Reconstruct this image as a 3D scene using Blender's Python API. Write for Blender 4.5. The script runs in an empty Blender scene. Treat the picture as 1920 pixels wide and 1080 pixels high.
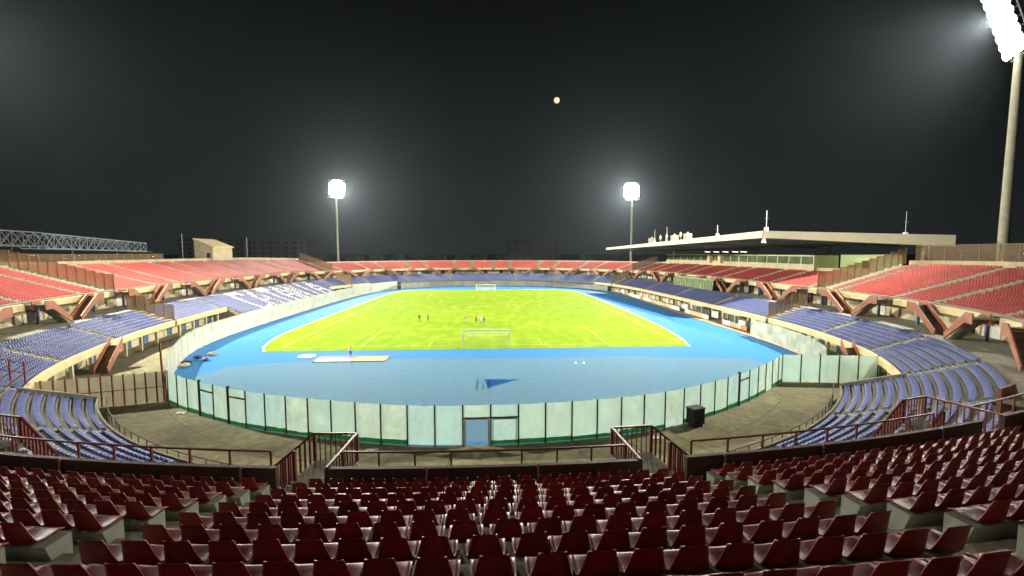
import bpy, bmesh, math, random
from mathutils import Vector, Matrix
random.seed(7)
R = math.radians
scene = bpy.context.scene
# ---------------------------------------------------------------- camera
EYE = Vector((0, 0, 15.2))
YAW, PITCH = R(3.3), R(4.5)
cam_d = bpy.data.cameras.new("camera"); cam = bpy.data.objects.new("camera", cam_d)
scene.collection.objects.link(cam); scene.camera = cam
cam.location = EYE
cam.rotation_euler = (R(90) - PITCH, 0, -YAW)
cam_d.sensor_width = 36; cam_d.lens = 853 / 1920 * 36
cam_d.clip_start = 0.1; cam_d.clip_end = 6000
# ---------------------------------------------------------------- view, world
scene.view_settings.view_transform = 'Standard'; scene.view_settings.look = 'None'
scene.view_settings.exposure = 0.55; scene.view_settings.gamma = 1.0
scene.render.engine = 'CYCLES'
scene.cycles.max_bounces = 6; scene.cycles.diffuse_bounces = 3; scene.cycles.glossy_bounces = 3
scene.cycles.transparent_max_bounces = 12; scene.cycles.volume_bounces = 0
scene.cycles.sample_clamp_indirect = 4.0
scene.cycles.use_denoising = True
SKY_LOW, SKY_HIGH = (0.0090, 0.0104, 0.0108), (0.0008, 0.0010, 0.0011)
w = bpy.data.worlds.new("World"); scene.world = w; w.use_nodes = True
nt = w.node_tree; bg = nt.nodes['Background']
tc = nt.nodes.new('ShaderNodeTexCoord'); sx = nt.nodes.new('ShaderNodeSeparateXYZ'); cr = nt.nodes.new('ShaderNodeValToRGB')
nt.links.new(tc.outputs['Generated'], sx.inputs[0]); nt.links.new(sx.outputs['Z'], cr.inputs[0]); nt.links.new(cr.outputs[0], bg.inputs[0])
cr.color_ramp.elements[0].position = 0.0; cr.color_ramp.elements[0].color = (*SKY_LOW, 1)
cr.color_ramp.elements[1].position = 0.55; cr.color_ramp.elements[1].color = (*SKY_HIGH, 1)
e = cr.color_ramp.elements.new(0.2); e.color = (0.0034, 0.0042, 0.0045, 1)
bg.inputs[1].default_value = 1.0
FLOOD = 0.70e6          # watts of one floodlight tower
HAZE = 0.000062

COL = scene.collection
# ---------------------------------------------------------------- materials
MATS = {}
def mat(name, col, rough=0.7, var=0.12, scale=1.5, bump=0.0, metal=0.0, col2=None, coat=0.0, trans=0.0, emit=None, spec=0.5, fine=None):
    if name in MATS: return MATS[name]
    m = bpy.data.materials.new(name); m.use_nodes = True; n = m.node_tree.nodes; l = m.node_tree.links
    b = n['Principled BSDF']; b.inputs['Roughness'].default_value = rough; b.inputs['Metallic'].default_value = metal
    b.inputs['Specular IOR Level'].default_value = spec
    if coat: b.inputs['Coat Weight'].default_value = coat; b.inputs['Coat Roughness'].default_value = 0.15
    t = n.new('ShaderNodeTexCoord'); nz = n.new('ShaderNodeTexNoise'); nz.inputs['Scale'].default_value = scale; nz.inputs['Detail'].default_value = 6
    nz.inputs['Roughness'].default_value = 0.65
    l.new(t.outputs['Object'], nz.inputs['Vector'])
    r = n.new('ShaderNodeValToRGB'); l.new(nz.outputs['Fac'], r.inputs[0])
    c2 = col2 or tuple(c * (1 - var) for c in col); c1 = tuple(min(1, c * (1 + var)) for c in col) if col2 is None else col
    r.color_ramp.elements[0].position = 0.32; r.color_ramp.elements[0].color = (*c2, 1)
    r.color_ramp.elements[1].position = 0.68; r.color_ramp.elements[1].color = (*c1, 1)
    out = r.outputs[0]
    if fine:
        nz2 = n.new('ShaderNodeTexNoise'); nz2.inputs['Scale'].default_value = fine[0]; nz2.inputs['Detail'].default_value = 4
        l.new(t.outputs['Object'], nz2.inputs['Vector'])
        mp = n.new('ShaderNodeMapRange'); l.new(nz2.outputs['Fac'], mp.inputs[0])
        mp.inputs[1].default_value = 0.3; mp.inputs[2].default_value = 0.7; mp.inputs[3].default_value = 1 - fine[1]; mp.inputs[4].default_value = 1 + fine[1]
        mx = n.new('ShaderNodeVectorMath'); mx.operation = 'SCALE'; l.new(out, mx.inputs[0]); l.new(mp.outputs[0], mx.inputs['Scale']); out = mx.outputs[0]
    l.new(out, b.inputs['Base Color'])
    if bump:
        bn = n.new('ShaderNodeBump'); bn.inputs['Strength'].default_value = bump; bn.inputs['Distance'].default_value = 0.02
        l.new(nz.outputs['Fac'], bn.inputs['Height']); l.new(bn.outputs[0], b.inputs['Normal'])
    if emit:
        b.inputs['Emission Color'].default_value = (*emit[0], 1); b.inputs['Emission Strength'].default_value = emit[1]
        m.cycles.emission_sampling = 'NONE'
    if trans:
        o = n['Material Output']; tr = n.new('ShaderNodeBsdfTranslucent'); l.new(out, tr.inputs[0])
        ms = n.new('ShaderNodeMixShader'); ms.inputs[0].default_value = trans
        l.new(b.outputs[0], ms.inputs[1]); l.new(tr.outputs[0], ms.inputs[2]); l.new(ms.outputs[0], o.inputs[0])
    MATS[name] = m; return m
def mesh_screen(name, col, alpha, rough=0.6):
    m = mat(name, col, rough, 0.1, 2.0); n = m.node_tree.nodes; l = m.node_tree.links
    if 'thin' in m: return m
    m['thin'] = 1
    o = n['Material Output']; src = o.inputs[0].links[0].from_socket
    tp = n.new('ShaderNodeBsdfTransparent'); ms = n.new('ShaderNodeMixShader'); ms.inputs[0].default_value = alpha
    l.new(tp.outputs[0], ms.inputs[1]); l.new(src, ms.inputs[2]); l.new(ms.outputs[0], o.inputs[0]); return m

M_CONC = mat('concrete', (0.27, 0.24, 0.175), 0.85, 0.25, 0.35, 0.3, fine=(6, 0.12))
M_CONCD = mat('concrete_grey', (0.24, 0.225, 0.165), 0.9, 0.25, 0.8, 0.3, fine=(9, 0.15))
M_PLINTH = mat('plinth_concrete', (0.42, 0.44, 0.36), 0.75, 0.15, 2.0, 0.2)
M_BEAM = mat('painted_beam', (0.62, 0.50, 0.27), 0.75, 0.12, 0.6, fine=(4, 0.06))
M_WALL = mat('painted_wall', (0.50, 0.43, 0.28), 0.85, 0.18, 0.5, fine=(3, 0.08))
M_WHITE = mat('white_paint', (0.75, 0.75, 0.70), 0.5, 0.08, 1.0)
M_APRON = mat('apron_concrete', (0.30, 0.265, 0.135), 0.95, col2=(0.14, 0.125, 0.07), scale=0.22, fine=(1.6, 0.25))
M_BROWN = mat('brown_parapet', (0.085, 0.050, 0.036), 0.6, 0.2, 1.5)
M_RUST = mat('red_brown_plate', (0.31, 0.115, 0.06), 0.6, 0.25, 0.8)
M_RAIL = mat('red_rail', (0.22, 0.045, 0.035), 0.4, 0.15, 3.0)
M_BLUEP = mat('blue_paint', (0.06, 0.12, 0.22), 0.5, 0.15, 1.0)
M_RSEAT = mat('red_seat_plastic', (0.225, 0.010, 0.013), 0.38, 0.18, 1.2, spec=0.5)  # seat red darkened: the near stand's dim light is put into the colour
M_RSEATF = mat('red_seat_faded', (0.36, 0.048, 0.040), 0.55, spec=0.2, var=0.2, scale=0.25, fine=(2.5, 0.15))  # same seat red, lightened in the colour for the floodlit stands
M_BSEAT = mat('blue_seat_plastic', (0.098, 0.130, 0.335), 0.45, 0.15, 0.4, spec=0.3)
M_WSEAT = mat('white_seat_plastic', (0.78, 0.74, 0.68), 0.4, 0.08, 0.8)
M_FENCEP = mat('fence_panel_film', (0.57, 0.76, 0.63), 0.35, 0.07, 0.7, trans=0.45, fine=(5, 0.05))
M_NET = mat('fence_net', (0.46, 0.52, 0.42), 0.7, 0.22, 0.35, trans=0.4)
M_GREENB = mat('green_base', (0.05, 0.38, 0.11), 0.6, col2=(0.16, 0.46, 0.20), scale=4.0, trans=0.5)
FILMS = [M_FENCEP, mat('fence_film_blue', (0.52, 0.74, 0.68), 0.35, 0.06, 0.9, trans=0.45, fine=(3, 0.06)), mat('fence_film_cream', (0.60, 0.75, 0.60), 0.4, 0.08, 0.5, trans=0.45, fine=(2, 0.08))]
M_NET = mesh_screen('fence_net', (0.46, 0.52, 0.42), 0.80)
M_POST = mat('fence_post', (0.055, 0.035, 0.022), 0.5, 0.2, 2.0)
M_BPANEL = mesh_screen('brown_mesh_panel', (0.42, 0.30, 0.16), 0.55)
M_BPOST = mat('brown_post', (0.22, 0.11, 0.045), 0.6, 0.2, 2.0)
M_DMESH = mesh_screen('dark_mesh', (0.16, 0.11, 0.05), 0.45)
M_DARK = mat('dark_recess', (0.03, 0.03, 0.028), 0.9, 0.2, 1.0)
M_STEEL = mat('galvanised_steel', (0.42, 0.44, 0.42), 0.45, 0.1, 1.0, metal=0.3)
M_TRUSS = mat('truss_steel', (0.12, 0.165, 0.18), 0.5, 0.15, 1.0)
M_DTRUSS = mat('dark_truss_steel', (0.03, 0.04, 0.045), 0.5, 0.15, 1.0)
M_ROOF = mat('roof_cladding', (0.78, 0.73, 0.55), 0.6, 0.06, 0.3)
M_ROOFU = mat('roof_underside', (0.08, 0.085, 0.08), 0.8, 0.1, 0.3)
M_GLASS = mat('press_glass', (0.10, 0.12, 0.07), 0.12, 0.5, 0.5)
M_GWALL = mat('pale_green_wall', (0.50, 0.60, 0.30), 0.7, 0.1, 0.5)
M_POLE = mat('pole_concrete', (0.42, 0.40, 0.30), 0.8, 0.15, 0.6)
M_HOUSING = mat('lamp_housing', (0.25, 0.25, 0.24), 0.4, 0.1, 2.0)
M_LAMP = mat('floodlight_glass', (1, 1, 1), 0.4, 0.0, 1.0, emit=((1.0, 0.95, 0.84), 60))
M_LINE = mat('line_paint', (0.42, 0.46, 0.16), 0.8, 0.15, 0.8)
M_KERB = mat('white_kerb', (0.72, 0.68, 0.55), 0.7, 0.12, 0.8)
M_SAND = mat('sand', (0.55, 0.38, 0.20), 0.95, 0.15, 1.5, fine=(8, 0.1))
M_ORANGE = mat('orange_barrier', (0.55, 0.25, 0.10), 0.7, 0.25, 0.5)
M_FAR = mat('far_facade', (0.10, 0.105, 0.10), 0.9, 0.15, 0.2)
M_WIN = mat('window_dark', (0.03, 0.035, 0.04), 0.2, 0.2, 1.0)
M_LEAF = mat('leaf', (0.05, 0.075, 0.03), 0.7, 0.4, 0.6)
M_BARK = mat('bark', (0.10, 0.07, 0.05), 0.9, 0.2, 2.0)

def vary(m, lo_, hi_):
    n = m.node_tree.nodes; l = m.node_tree.links; b = n['Principled BSDF']; src = b.inputs['Base Color'].links[0].from_socket
    oi = n.new('ShaderNodeObjectInfo'); mp = n.new('ShaderNodeMapRange'); mp.inputs[3].default_value = lo_; mp.inputs[4].default_value = hi_; l.new(oi.outputs['Random'], mp.inputs[0])
    sc_ = n.new('ShaderNodeVectorMath'); sc_.operation = 'SCALE'; l.new(src, sc_.inputs[0]); l.new(mp.outputs[0], sc_.inputs['Scale']); l.new(sc_.outputs[0], b.inputs['Base Color'])
    mr = n.new('ShaderNodeMapRange'); mr.inputs[3].default_value = b.inputs['Roughness'].default_value - .06; mr.inputs[4].default_value = b.inputs['Roughness'].default_value + .1
    nz = n.new('ShaderNodeTexNoise'); nz.inputs['Scale'].default_value = 7; l.new(nz.outputs['Fac'], mr.inputs[0]); l.new(mr.outputs[0], b.inputs['Roughness'])
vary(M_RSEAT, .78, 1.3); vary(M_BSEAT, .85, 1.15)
def grass_mat():
    m = bpy.data.materials.new('pitch_grass'); m.use_nodes = True; n = m.node_tree.nodes; l = m.node_tree.links; b = n['Principled BSDF']
    b.inputs['Roughness'].default_value = 0.9; b.inputs['Specular IOR Level'].default_value = 0.05
    t = n.new('ShaderNodeTexCoord')
    def noise(sc, vec=None, det=6):
        q = n.new('ShaderNodeTexNoise'); q.inputs['Scale'].default_value = sc; q.inputs['Detail'].default_value = det
        l.new(vec or t.outputs['Object'], q.inputs['Vector']); return q
    mp = n.new('ShaderNodeMapping'); mp.inputs['Scale'].default_value = (1.0, 0.35, 1.0); l.new(t.outputs['Object'], mp.inputs[0])
    a = noise(0.55, mp.outputs[0], 7); c = noise(0.06); d = noise(9.0)
    r = n.new('ShaderNodeValToRGB'); l.new(a.outputs['Fac'], r.inputs[0])
    r.color_ramp.elements[0].position = 0.42; r.color_ramp.elements[0].color = (0.180, 0.285, 0.006, 1)
    r.color_ramp.elements[1].position = 0.70; r.color_ramp.elements[1].color = (0.250, 0.355, 0.009, 1)
    r2 = n.new('ShaderNodeValToRGB'); l.new(c.outputs['Fac'], r2.inputs[0])
    r2.color_ramp.elements[0].position = 0.35; r2.color_ramp.elements[0].color = (0.88, 0.96, 0.9, 1)
    r2.color_ramp.elements[1].position = 0.62; r2.color_ramp.elements[1].color = (1.05, 1.02, 1.0, 1)
    mx = n.new('ShaderNodeVectorMath'); mx.operation = 'MULTIPLY'; l.new(r.outputs[0], mx.inputs[0]); l.new(r2.outputs[0], mx.inputs[1])
    m2 = n.new('ShaderNodeMapRange'); l.new(d.outputs['Fac'], m2.inputs[0]); m2.inputs[3].default_value = 0.8; m2.inputs[4].default_value = 1.2
    mx2 = n.new('ShaderNodeVectorMath'); mx2.operation = 'SCALE'; l.new(mx.outputs[0], mx2.inputs[0]); l.new(m2.outputs[0], mx2.inputs['Scale'])
    l.new(mx2.outputs[0], b.inputs['Base Color'])
    return m
M_GRASS = grass_mat()
M_TRACK = mat('blue_track', (0.028, 0.185, 0.475), 0.8, spec=0.12, col2=(0.036, 0.18, 0.41), scale=0.05, fine=(2.5, 0.06))
M_TRACKF = mat('faded_track', (0.080, 0.205, 0.318), 0.8, spec=0.12, col2=(0.096, 0.19, 0.27), scale=0.09, fine=(1.2, 0.07))  # track blue greyed in the colour for oblique dim light and glare

# ---------------------------------------------------------------- mesh helpers
class MB:
    def __init__(s): s.v = []; s.f = []; s.m = []; s.mats = []
    def mi(s, m):
        if m not in s.mats: s.mats.append(m)
        return s.mats.index(m)
    def add(s, vs, fs, m):
        o = len(s.v); k = s.mi(m); s.v += [tuple(p) for p in vs]
        for f in fs: s.f.append(tuple(i + o for i in f)); s.m.append(k)
    def hexa(s, p, m):  # p: 4 bottom, 4 top
        s.add(p, [(3, 2, 1, 0), (4, 5, 6, 7), (0, 1, 5, 4), (1, 2, 6, 5), (2, 3, 7, 6), (3, 0, 4, 7)], m)
    def box(s, c, d, m, rz=0.0, rx=0.0):
        M = Matrix.Translation(c) @ Matrix.Rotation(rz, 4, 'Z') @ Matrix.Rotation(rx, 4, 'X')
        x, y, z = (q / 2 for q in d)
        s.hexa([M @ Vector(p) for p in ((-x, -y, -z), (x, -y, -z), (x, y, -z), (-x, y, -z), (-x, -y, z), (x, -y, z), (x, y, z), (-x, y, z))], m)
    def bar(s, a, b, w_, m, h=None):  # square bar between two points
        a, b = Vector(a), Vector(b); d = (b - a).normalized(); up = Vector((0, 0, 1))
        if abs(d.z) > 0.98: up = Vector((0, 1, 0))
        x = d.cross(up).normalized(); y = x.cross(d); x *= w_ / 2; y *= (h or w_) / 2
        s.hexa([a - x - y, a + x - y, b + x - y, b - x - y, a - x + y, a + x + y, b + x + y, b - x + y], m)
    def tube(s, a, b, r0, r1, m, n=10):
        a, b = Vector(a), Vector(b); d = (b - a).normalized(); up = Vector((0, 0, 1)) if abs(d.z) < 0.98 else Vector((0, 1, 0))
        x = d.cross(up).normalized(); y = x.cross(d); vs = []
        for p, r in ((a, r0), (b, r1)):
            for i in range(n): t = 2 * math.pi * i / n; vs.append(p + x * math.cos(t) * r + y * math.sin(t) * r)
        s.add(vs, [(i, (i + 1) % n, (i + 1) % n + n, i + n) for i in range(n)] + [tuple(range(n))[::-1], tuple(range(n, 2 * n))], m)
    def poly(s, pts, z, m): s.add([(p[0], p[1], z) for p in pts], [tuple(range(len(pts)))], m)
    def sweep(s, rings, m, close=True, caps=True):  # rings: list of lists of points
        k = len(rings[0]); vs = [p for r in rings for p in r]; fs = []
        for i in range(len(rings) - 1):
            for j in range(k if close else k - 1):
                a = i * k + j; b = i * k + (j + 1) % k; fs.append((a, b, b + k, a + k))
        if caps and close: fs += [tuple(range(k))[::-1], tuple(range((len(rings) - 1) * k, len(rings) * k))]
        s.add(vs, fs, m)
    def build(s, name, parent=None, smooth=False, fix=True):
        me = bpy.data.meshes.new(name); me.from_pydata(s.v, [], s.f)
        for m in s.mats: me.materials.append(m)
        me.polygons.foreach_set('material_index', s.m)
        if smooth: me.polygons.foreach_set('use_smooth', [True] * len(s.f))
        me.update()
        if fix and len(s.f) < 60000:
            bm = bmesh.new(); bm.from_mesh(me); bmesh.ops.recalc_face_normals(bm, faces=bm.faces); bm.to_mesh(me); bm.free()
        o = bpy.data.objects.new(name, me); COL.objects.link(o)
        if parent: o.parent = parent; o.matrix_parent_inverse = parent.matrix_basis.inverted()
        return o
def tag(o, label=None, cat=None, group=None, kind=None):
    if label: o['label'] = label
    if cat: o['category'] = cat
    if group: o['group'] = group
    if kind: o['kind'] = kind
    return o
def empty(name, loc, label, cat, group=None):
    o = bpy.data.objects.new(name, None); COL.objects.link(o); o.location = loc; o.empty_display_size = 0.3
    return tag(o, label, cat, group)
def copy_tree(o, parent=None):
    c = o.copy(); COL.objects.link(c); c.parent = parent
    for ch in o.children: copy_tree(ch, c)
    return c

# ---------------------------------------------------------------- the oval: s runs along the upper tier's front, r outward
CY, R0 = 71.5, 60.0
RIGHT = [(59.2, 62), (60.6, 72), (61.2, 85), (61.5, 100), (61.5, 120), (61, 140), (60, 155), (57.5, 170), (52.5, 184), (43, 197), (28, 207), (14, 211), (0, 212)]
LEFT = [(60.0, 62), (62.5, 72), (64.5, 85), (66, 100), (66.5, 120), (66, 140), (64, 158), (59.5, 174), (52, 187), (42, 198), (28, 207), (14, 211), (0, 212)]
def curve(ctrl, sgn):
    pts = [(R0 * math.sin(R(a)), CY - R0 * math.cos(R(a))) for a in range(0, 71, 1)]
    c = [pts[-6], pts[-1]] + ctrl + [(-14, 211)]
    for i in range(1, len(c) - 2):
        p0, p1, p2, p3 = c[i - 1], c[i], c[i + 1], c[i + 2]
        for j in range(1, 13):
            t = j / 12
            pts.append(tuple(0.5 * ((2 * p1[k]) + (-p0[k] + p2[k]) * t + (2 * p0[k] - 5 * p1[k] + 4 * p2[k] - p3[k]) * t * t + (-p0[k] + 3 * p1[k] - 3 * p2[k] + p3[k]) * t ** 3) for k in (0, 1)))
    # resample at 0.5 m
    out = [pts[0]]; acc = 0; 
    L = [0]
    for a, b in zip(pts, pts[1:]): L.append(L[-1] + math.dist(a, b))
    n = int(L[-1] / 0.5); res = []; j = 0
    for i in range(n + 1):
        d = L[-1] * i / n
        while j < len(L) - 2 and L[j + 1] < d: j += 1
        t = (d - L[j]) / max(1e-9, L[j + 1] - L[j]); a, b = pts[j], pts[j + 1]
        res.append((sgn * (a[0] + (b[0] - a[0]) * t), a[1] + (b[1] - a[1]) * t))
    # smoothed normals
    nn = []
    for i in range(len(res)):
        a = res[max(0, i - 4)]; b = res[min(len(res) - 1, i + 4)]; dx, dy = b[0] - a[0], b[1] - a[1]; q = math.hypot(dx, dy)
        nx, ny = (dy / q, -dx / q) if sgn > 0 else (-dy / q, dx / q)
        if i == 0: nx, ny = 0, -1
        if i == len(res) - 1: nx, ny = 0, 1
        nn.append((nx, ny))
    return res, nn, L[-1]
CURVES = {1: curve(RIGHT, 1), -1: curve(LEFT, -1)}
LEN = {k: v[2] for k, v in CURVES.items()}
def RN(side, s):
    res, nn, L = CURVES[side]; f = max(0, min(1, s / L)) * (len(res) - 1); i = min(int(f), len(res) - 2); t = f - i
    p = (res[i][0] * (1 - t) + res[i + 1][0] * t, res[i][1] * (1 - t) + res[i + 1][1] * t)
    n = (nn[i][0] * (1 - t) + nn[i + 1][0] * t, nn[i][1] * (1 - t) + nn[i + 1][1] * t); q = math.hypot(*n)
    if s < 0:  # mirrored continuation over the axis
        return RN(-side, -s)
    return p, (n[0] / q, n[1] / q)
def P(side, s, r, z):
    p, n = RN(side, s); return Vector((p[0] + n[0] * r, p[1] + n[1] * r, z))
def s_at_y(side, y):
    res = CURVES[side][0]; n = len(res)
    for i in range(n):
        if res[i][1] > y: return LEN[side] * i / (n - 1)
def smooth(a, b, x): t = max(0, min(1, (x - a) / (b - a))); return t * t * (3 - 2 * t)
S_DIV = {1: s_at_y(1, 79), -1: s_at_y(-1, 81)}      # big dividing stairs at the start of the straights
S_FAR = {1: s_at_y(1, 172), -1: s_at_y(-1, 176)}
def slope(s): return 0.3875 - 0.0775 * smooth(25, 58, abs(s)) - 0.03 * smooth(90, 120, abs(s))
def ztread(s, m): return (9.05 - 0.35 * smooth(25, 58, abs(s))) - 0.5 * smooth(175, 205, abs(s)) + 0.8 * m * slope(s)
def rows_up(side, s):
    if s > S_FAR[side]: return 12
    if side > 0 and s > S_DIV[1]: return 11
    return 18
# notches of the upper tier: pairs of stairs that run down towards each other
NOTCH = []
for k in range(14):
    c = 11.1 + 20.2 * k
    NOTCH += [(c - 6.25, 1), (c + 6.25, -1)]
def near_notch(s, wd):
    return any(abs(abs(s) - a) < wd for a, _ in NOTCH)
def aisle_at(side, s, wd):
    if near_notch(s, wd): return True
    return any(abs(abs(s) - d) < 1.9 for d in (S_DIV[side], S_FAR[side]))
# lower tier
LOW_AISLES = [R(a) * 60 for a in (12, 26, 40, 54, 68, 82)] + [S_DIV[1] + 22 * k for k in range(1, 8)]
def zlow(k): return 3.1 + 0.31 * k      # k = -6 .. 6
def low_aisle(side, s, wd): return any(abs(abs(s) - a) < wd for a in LOW_AISLES) or any(abs(abs(s) - d) < 1.6 for d in (S_DIV[side], S_FAR[side]))

def stations(s0, s1, ds):
    n = max(1, int(math.ceil((s1 - s0) / ds))); return [s0 + (s1 - s0) * i / n for i in range(n + 1)]
def rsweep(mb, side, s0, s1, prof, m, ds=1.5):
    mb.sweep([[P(side, s, r, z) for r, z in (prof(s) if callable(prof) else prof)] for s in stations(s0, s1, ds)], m)

# ================================================================ THE SETTING
g = MB(); g.poly([(-3000, -3000), (3000, -3000), (3000, 3000), (-3000, 3000)], -0.05, mat('dark_ground', (0.06, 0.06, 0.05), 0.95, 0.3, 0.02))
tag(g.build('ground'), 'dark ground around the stadium', kind='structure')
ring = [P(1, s, 6, 0).xy for s in stations(0, LEN[1], 4)] + [P(-1, s, 6, 0).xy for s in stations(0, LEN[-1], 4)][::-1][1:-1]
g = MB(); g.poly(ring, 0.0, M_APRON); tag(g.build('concrete_apron'), 'stained yellowish concrete ground between the stands and the fence', kind='structure')
FN = [(-34.2, 49.2), (-32.3, 47), (-27, 43.2), (-19.4, 39.15), (-8.1, 35.6), (0, 34.95), (8.8, 35.75), (17.6, 38.4), (26.9, 44.1), (34.6, 50.5)]
def crom(c, n=8, closed=False):
    out = []; N = len(c)
    for i in range(N - 1):
        p0, p1, p2, p3 = c[max(0, i - 1)], c[i], c[i + 1], c[min(N - 1, i + 2)]
        for j in range(n):
            t = j / n; out.append(tuple(0.5 * ((2 * p1[k]) + (-p0[k] + p2[k]) * t + (2 * p0[k] - 5 * p1[k] + 4 * p2[k] - p3[k]) * t * t + (-p0[k] + 3 * p1[k] - 3 * p2[k] + p3[k]) * t ** 3) for k in (0, 1)))
    return out + [c[-1]]
NEARF = crom(FN[1:])
SIDEL = crom([(-32.3, 47), (-36.5, 53.5), (-40.2, 60.5), (-44, 69), (-46.3, 79), (-47.2, 95), (-46.8, 125), (-45.3, 155), (-42.5, 175), (-35, 190), (-20, 200.5), (0, 203)])
SIDER = crom([(34.6, 50.5), (41.5, 52.5), (46, 62), (47.8, 76), (48, 107), (49, 140), (49.5, 162), (46, 178), (37, 192), (20, 201), (0, 203)])
g = MB(); g.poly(NEARF[:-1] + SIDER[:-1] + SIDEL[::-1][:-1], 0.012, M_TRACK); tag(g.build('running_track'), 'bright blue running track', kind='structure')
g = MB(); g.poly([(-36, 55.6)] + crom([(-31.2, 47.4), (-26.6, 43.8), (-19.2, 39.7), (-8, 36.1), (0, 35.5), (8.8, 36.3), (17.4, 38.9), (26.5, 44.6), (34.2, 51)]) + [(39, 57.5), (37, 62), (20, 64.5), (-20, 65.0), (-34, 62)], 0.024, M_TRACKF)
tag(g.build('track_infield'), 'faded grey blue synthetic surface of the near half circle', kind='structure')
GR = [(-33.9, 70.6)] + crom([(-35.6, 74), (-37.3, 82), (-37.8, 92), (-37.3, 112), (-36.3, 147), (-34.8, 172), (-32.5, 180), (-28, 184)])[:] + [(28, 184)] + crom([(31.5, 180), (35, 172), (36.2, 147), (36.4, 112), (35.8, 92), (34.6, 79), (32.9, 70.9)])
g = MB(); g.poly(GR, 0.036, M_GRASS); tag(g.build('pitch_grass'), 'yellow green grass of the football pitch', kind='structure')
def strip(mb, pts, wd, z, m):
    L_ = []
    for i, p in enumerate(pts):
        a = Vector(pts[max(0, i - 1)]); b = Vector(pts[min(len(pts) - 1, i + 1)]); d = (b - a).normalized(); n_ = Vector((-d.y, d.x)) * wd / 2
        L_.append((Vector(p) + n_, Vector(p) - n_))
    vs = [(q.x, q.y, z) for pr in L_ for q in pr]; mb.add(vs, [(2 * i, 2 * i + 2, 2 * i + 3, 2 * i + 1) for i in range(len(pts) - 1)], m)
g = MB()
strip(g, GR[:len(GR)//2], 0.3, 0.05, M_KERB); strip(g, GR[len(GR)//2:], 0.3, 0.05, M_KERB)
tag(g.build('track_kerb'), 'thin white kerb line around the grass', kind='structure')
g = MB()
def line(p, q, wd=0.14, z=0.048): strip(g, [p, q], wd, z, M_LINE)
GX0, GX1, Y0, Y1 = -32.6, 32.6, 73.5, 178.4
line((GX0, Y0), (GX1, Y0)); line((GX0, Y1), (GX1, Y1)); line((GX0, Y0 + .07), (GX0, Y1 - .07)); line((GX1, Y0 + .07), (GX1, Y1 - .07)); line((GX0 + .07, 126), (GX1 - .07, 126), z=0.052)
for y0, sg in ((Y0, 1), (Y1, -1)):
    for hx, dp in ((20.16, 16.5), (9.16, 5.5)):
        for sx_ in (-1, 1): line((sx_ * hx, y0 + sg * .07), (sx_ * hx, y0 + sg * dp), z=0.052)
        line((-hx - .07, y0 + sg * dp), (hx + .07, y0 + sg * dp), z=0.056)
strip(g, [(9.15 * math.cos(t), 126 + 9.15 * math.sin(t)) for t in [2 * math.pi * i / 48 for i in range(49)]], 0.14, 0.058, M_LINE)
tag(g.build('pitch_lines'), 'pale painted football pitch lines', kind='structure')
g = MB(); M_JOINT = mat('dark_joint', (0.07, 0.06, 0.04), 0.95, 0.3, 1.0)
for side in (1, -1):
    for i in range(0, 15):
        a = R(4 + 6.6 * i) * side; strip(g, [(math.sin(a) * 44.6, CY - math.cos(a) * 44.6), (math.sin(a) * 37.5, CY - math.cos(a) * 37.5)], .07, .006, M_JOINT)
for rr in (40.8,): strip(g, [(math.sin(R(a)) * rr, CY - math.cos(R(a)) * rr) for a in range(-52, 53, 3)], .06, .0062, M_JOINT)
tag(g.build('apron_joints'), 'dark expansion joints in the concrete ground', kind='structure')
# lane lines on the track
g = MB()
def offs(pts, d):
    o = []
    for i, p in enumerate(pts):
        a = Vector(pts[max(0, i - 1)]); b = Vector(pts[min(len(pts) - 1, i + 1)]); t = (b - a).normalized(); o.append((p[0] + t.y * d, p[1] - t.x * d))
    return o
M_LANE = mat('lane_paint', (0.22, 0.42, 0.62), 0.7, 0.1, 1.0)
for i in range(1, 7):
    strip(g, offs(SIDEL[32:72], i * 1.22), 0.05, 0.022, M_LANE); strip(g, offs(SIDER[22:56], -i * 1.22), 0.05, 0.022, M_LANE)
tag(g.build('lane_lines'), 'faint lane lines along both straights of the blue track', kind='structure')
strip_g = MB(); strip(strip_g, SIDER[16:60], 0.5, 0.10, M_ORANGE)
tag(strip_g.build('track_edge'), 'orange brown edging along the right side of the track', kind='structure')

# ================================================================ GRANDSTANDS
STANDS = {}
def stand(name, label, loc): STANDS[name] = empty(name, loc, label, 'grandstand'); return STANDS[name]
def upper_profile(side, n):
    def f(s):
        sl = slope(s); top = [(-0.02, ztread(s, 0) - 0.3)]
        top.append((0.25, ztread(s, 0) - 0.3))
        for m in range(n):
            z = ztread(s, m); top += [(0.25 + .8 * m, z), (1.05 + .8 * m, z)]
        rb = 1.05 + .8 * (n - 1); zt = top[-1][1]
        top += [(rb + 1.4, zt + 0.02)]
        return top + [(rb + 1.4, zt - 0.6), (0.0, ztread(s, 0) - 1.05)]
    return f
def build_upper(name, side, s0, s1, n, parent):
    mb = MB(); rsweep(mb, side, s0, s1, upper_profile(side, n), M_CONCD); return mb.build('upper_terrace', parent)
def build_back(side, s0, s1, n, parent, hw=0.9, m=M_WALL):
    rb = 1.05 + .8 * (n - 1) + 1.4; mb = MB()
    rsweep(mb, side, s0, s1, lambda s: [(rb + .005, 0), (rb + .3, 0), (rb + .3, ztread(s, n - 1) + hw + .02), (rb + .005, ztread(s, n - 1) + hw + .02)], m, 3)
    mb.build('rear_wall', parent)
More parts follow.
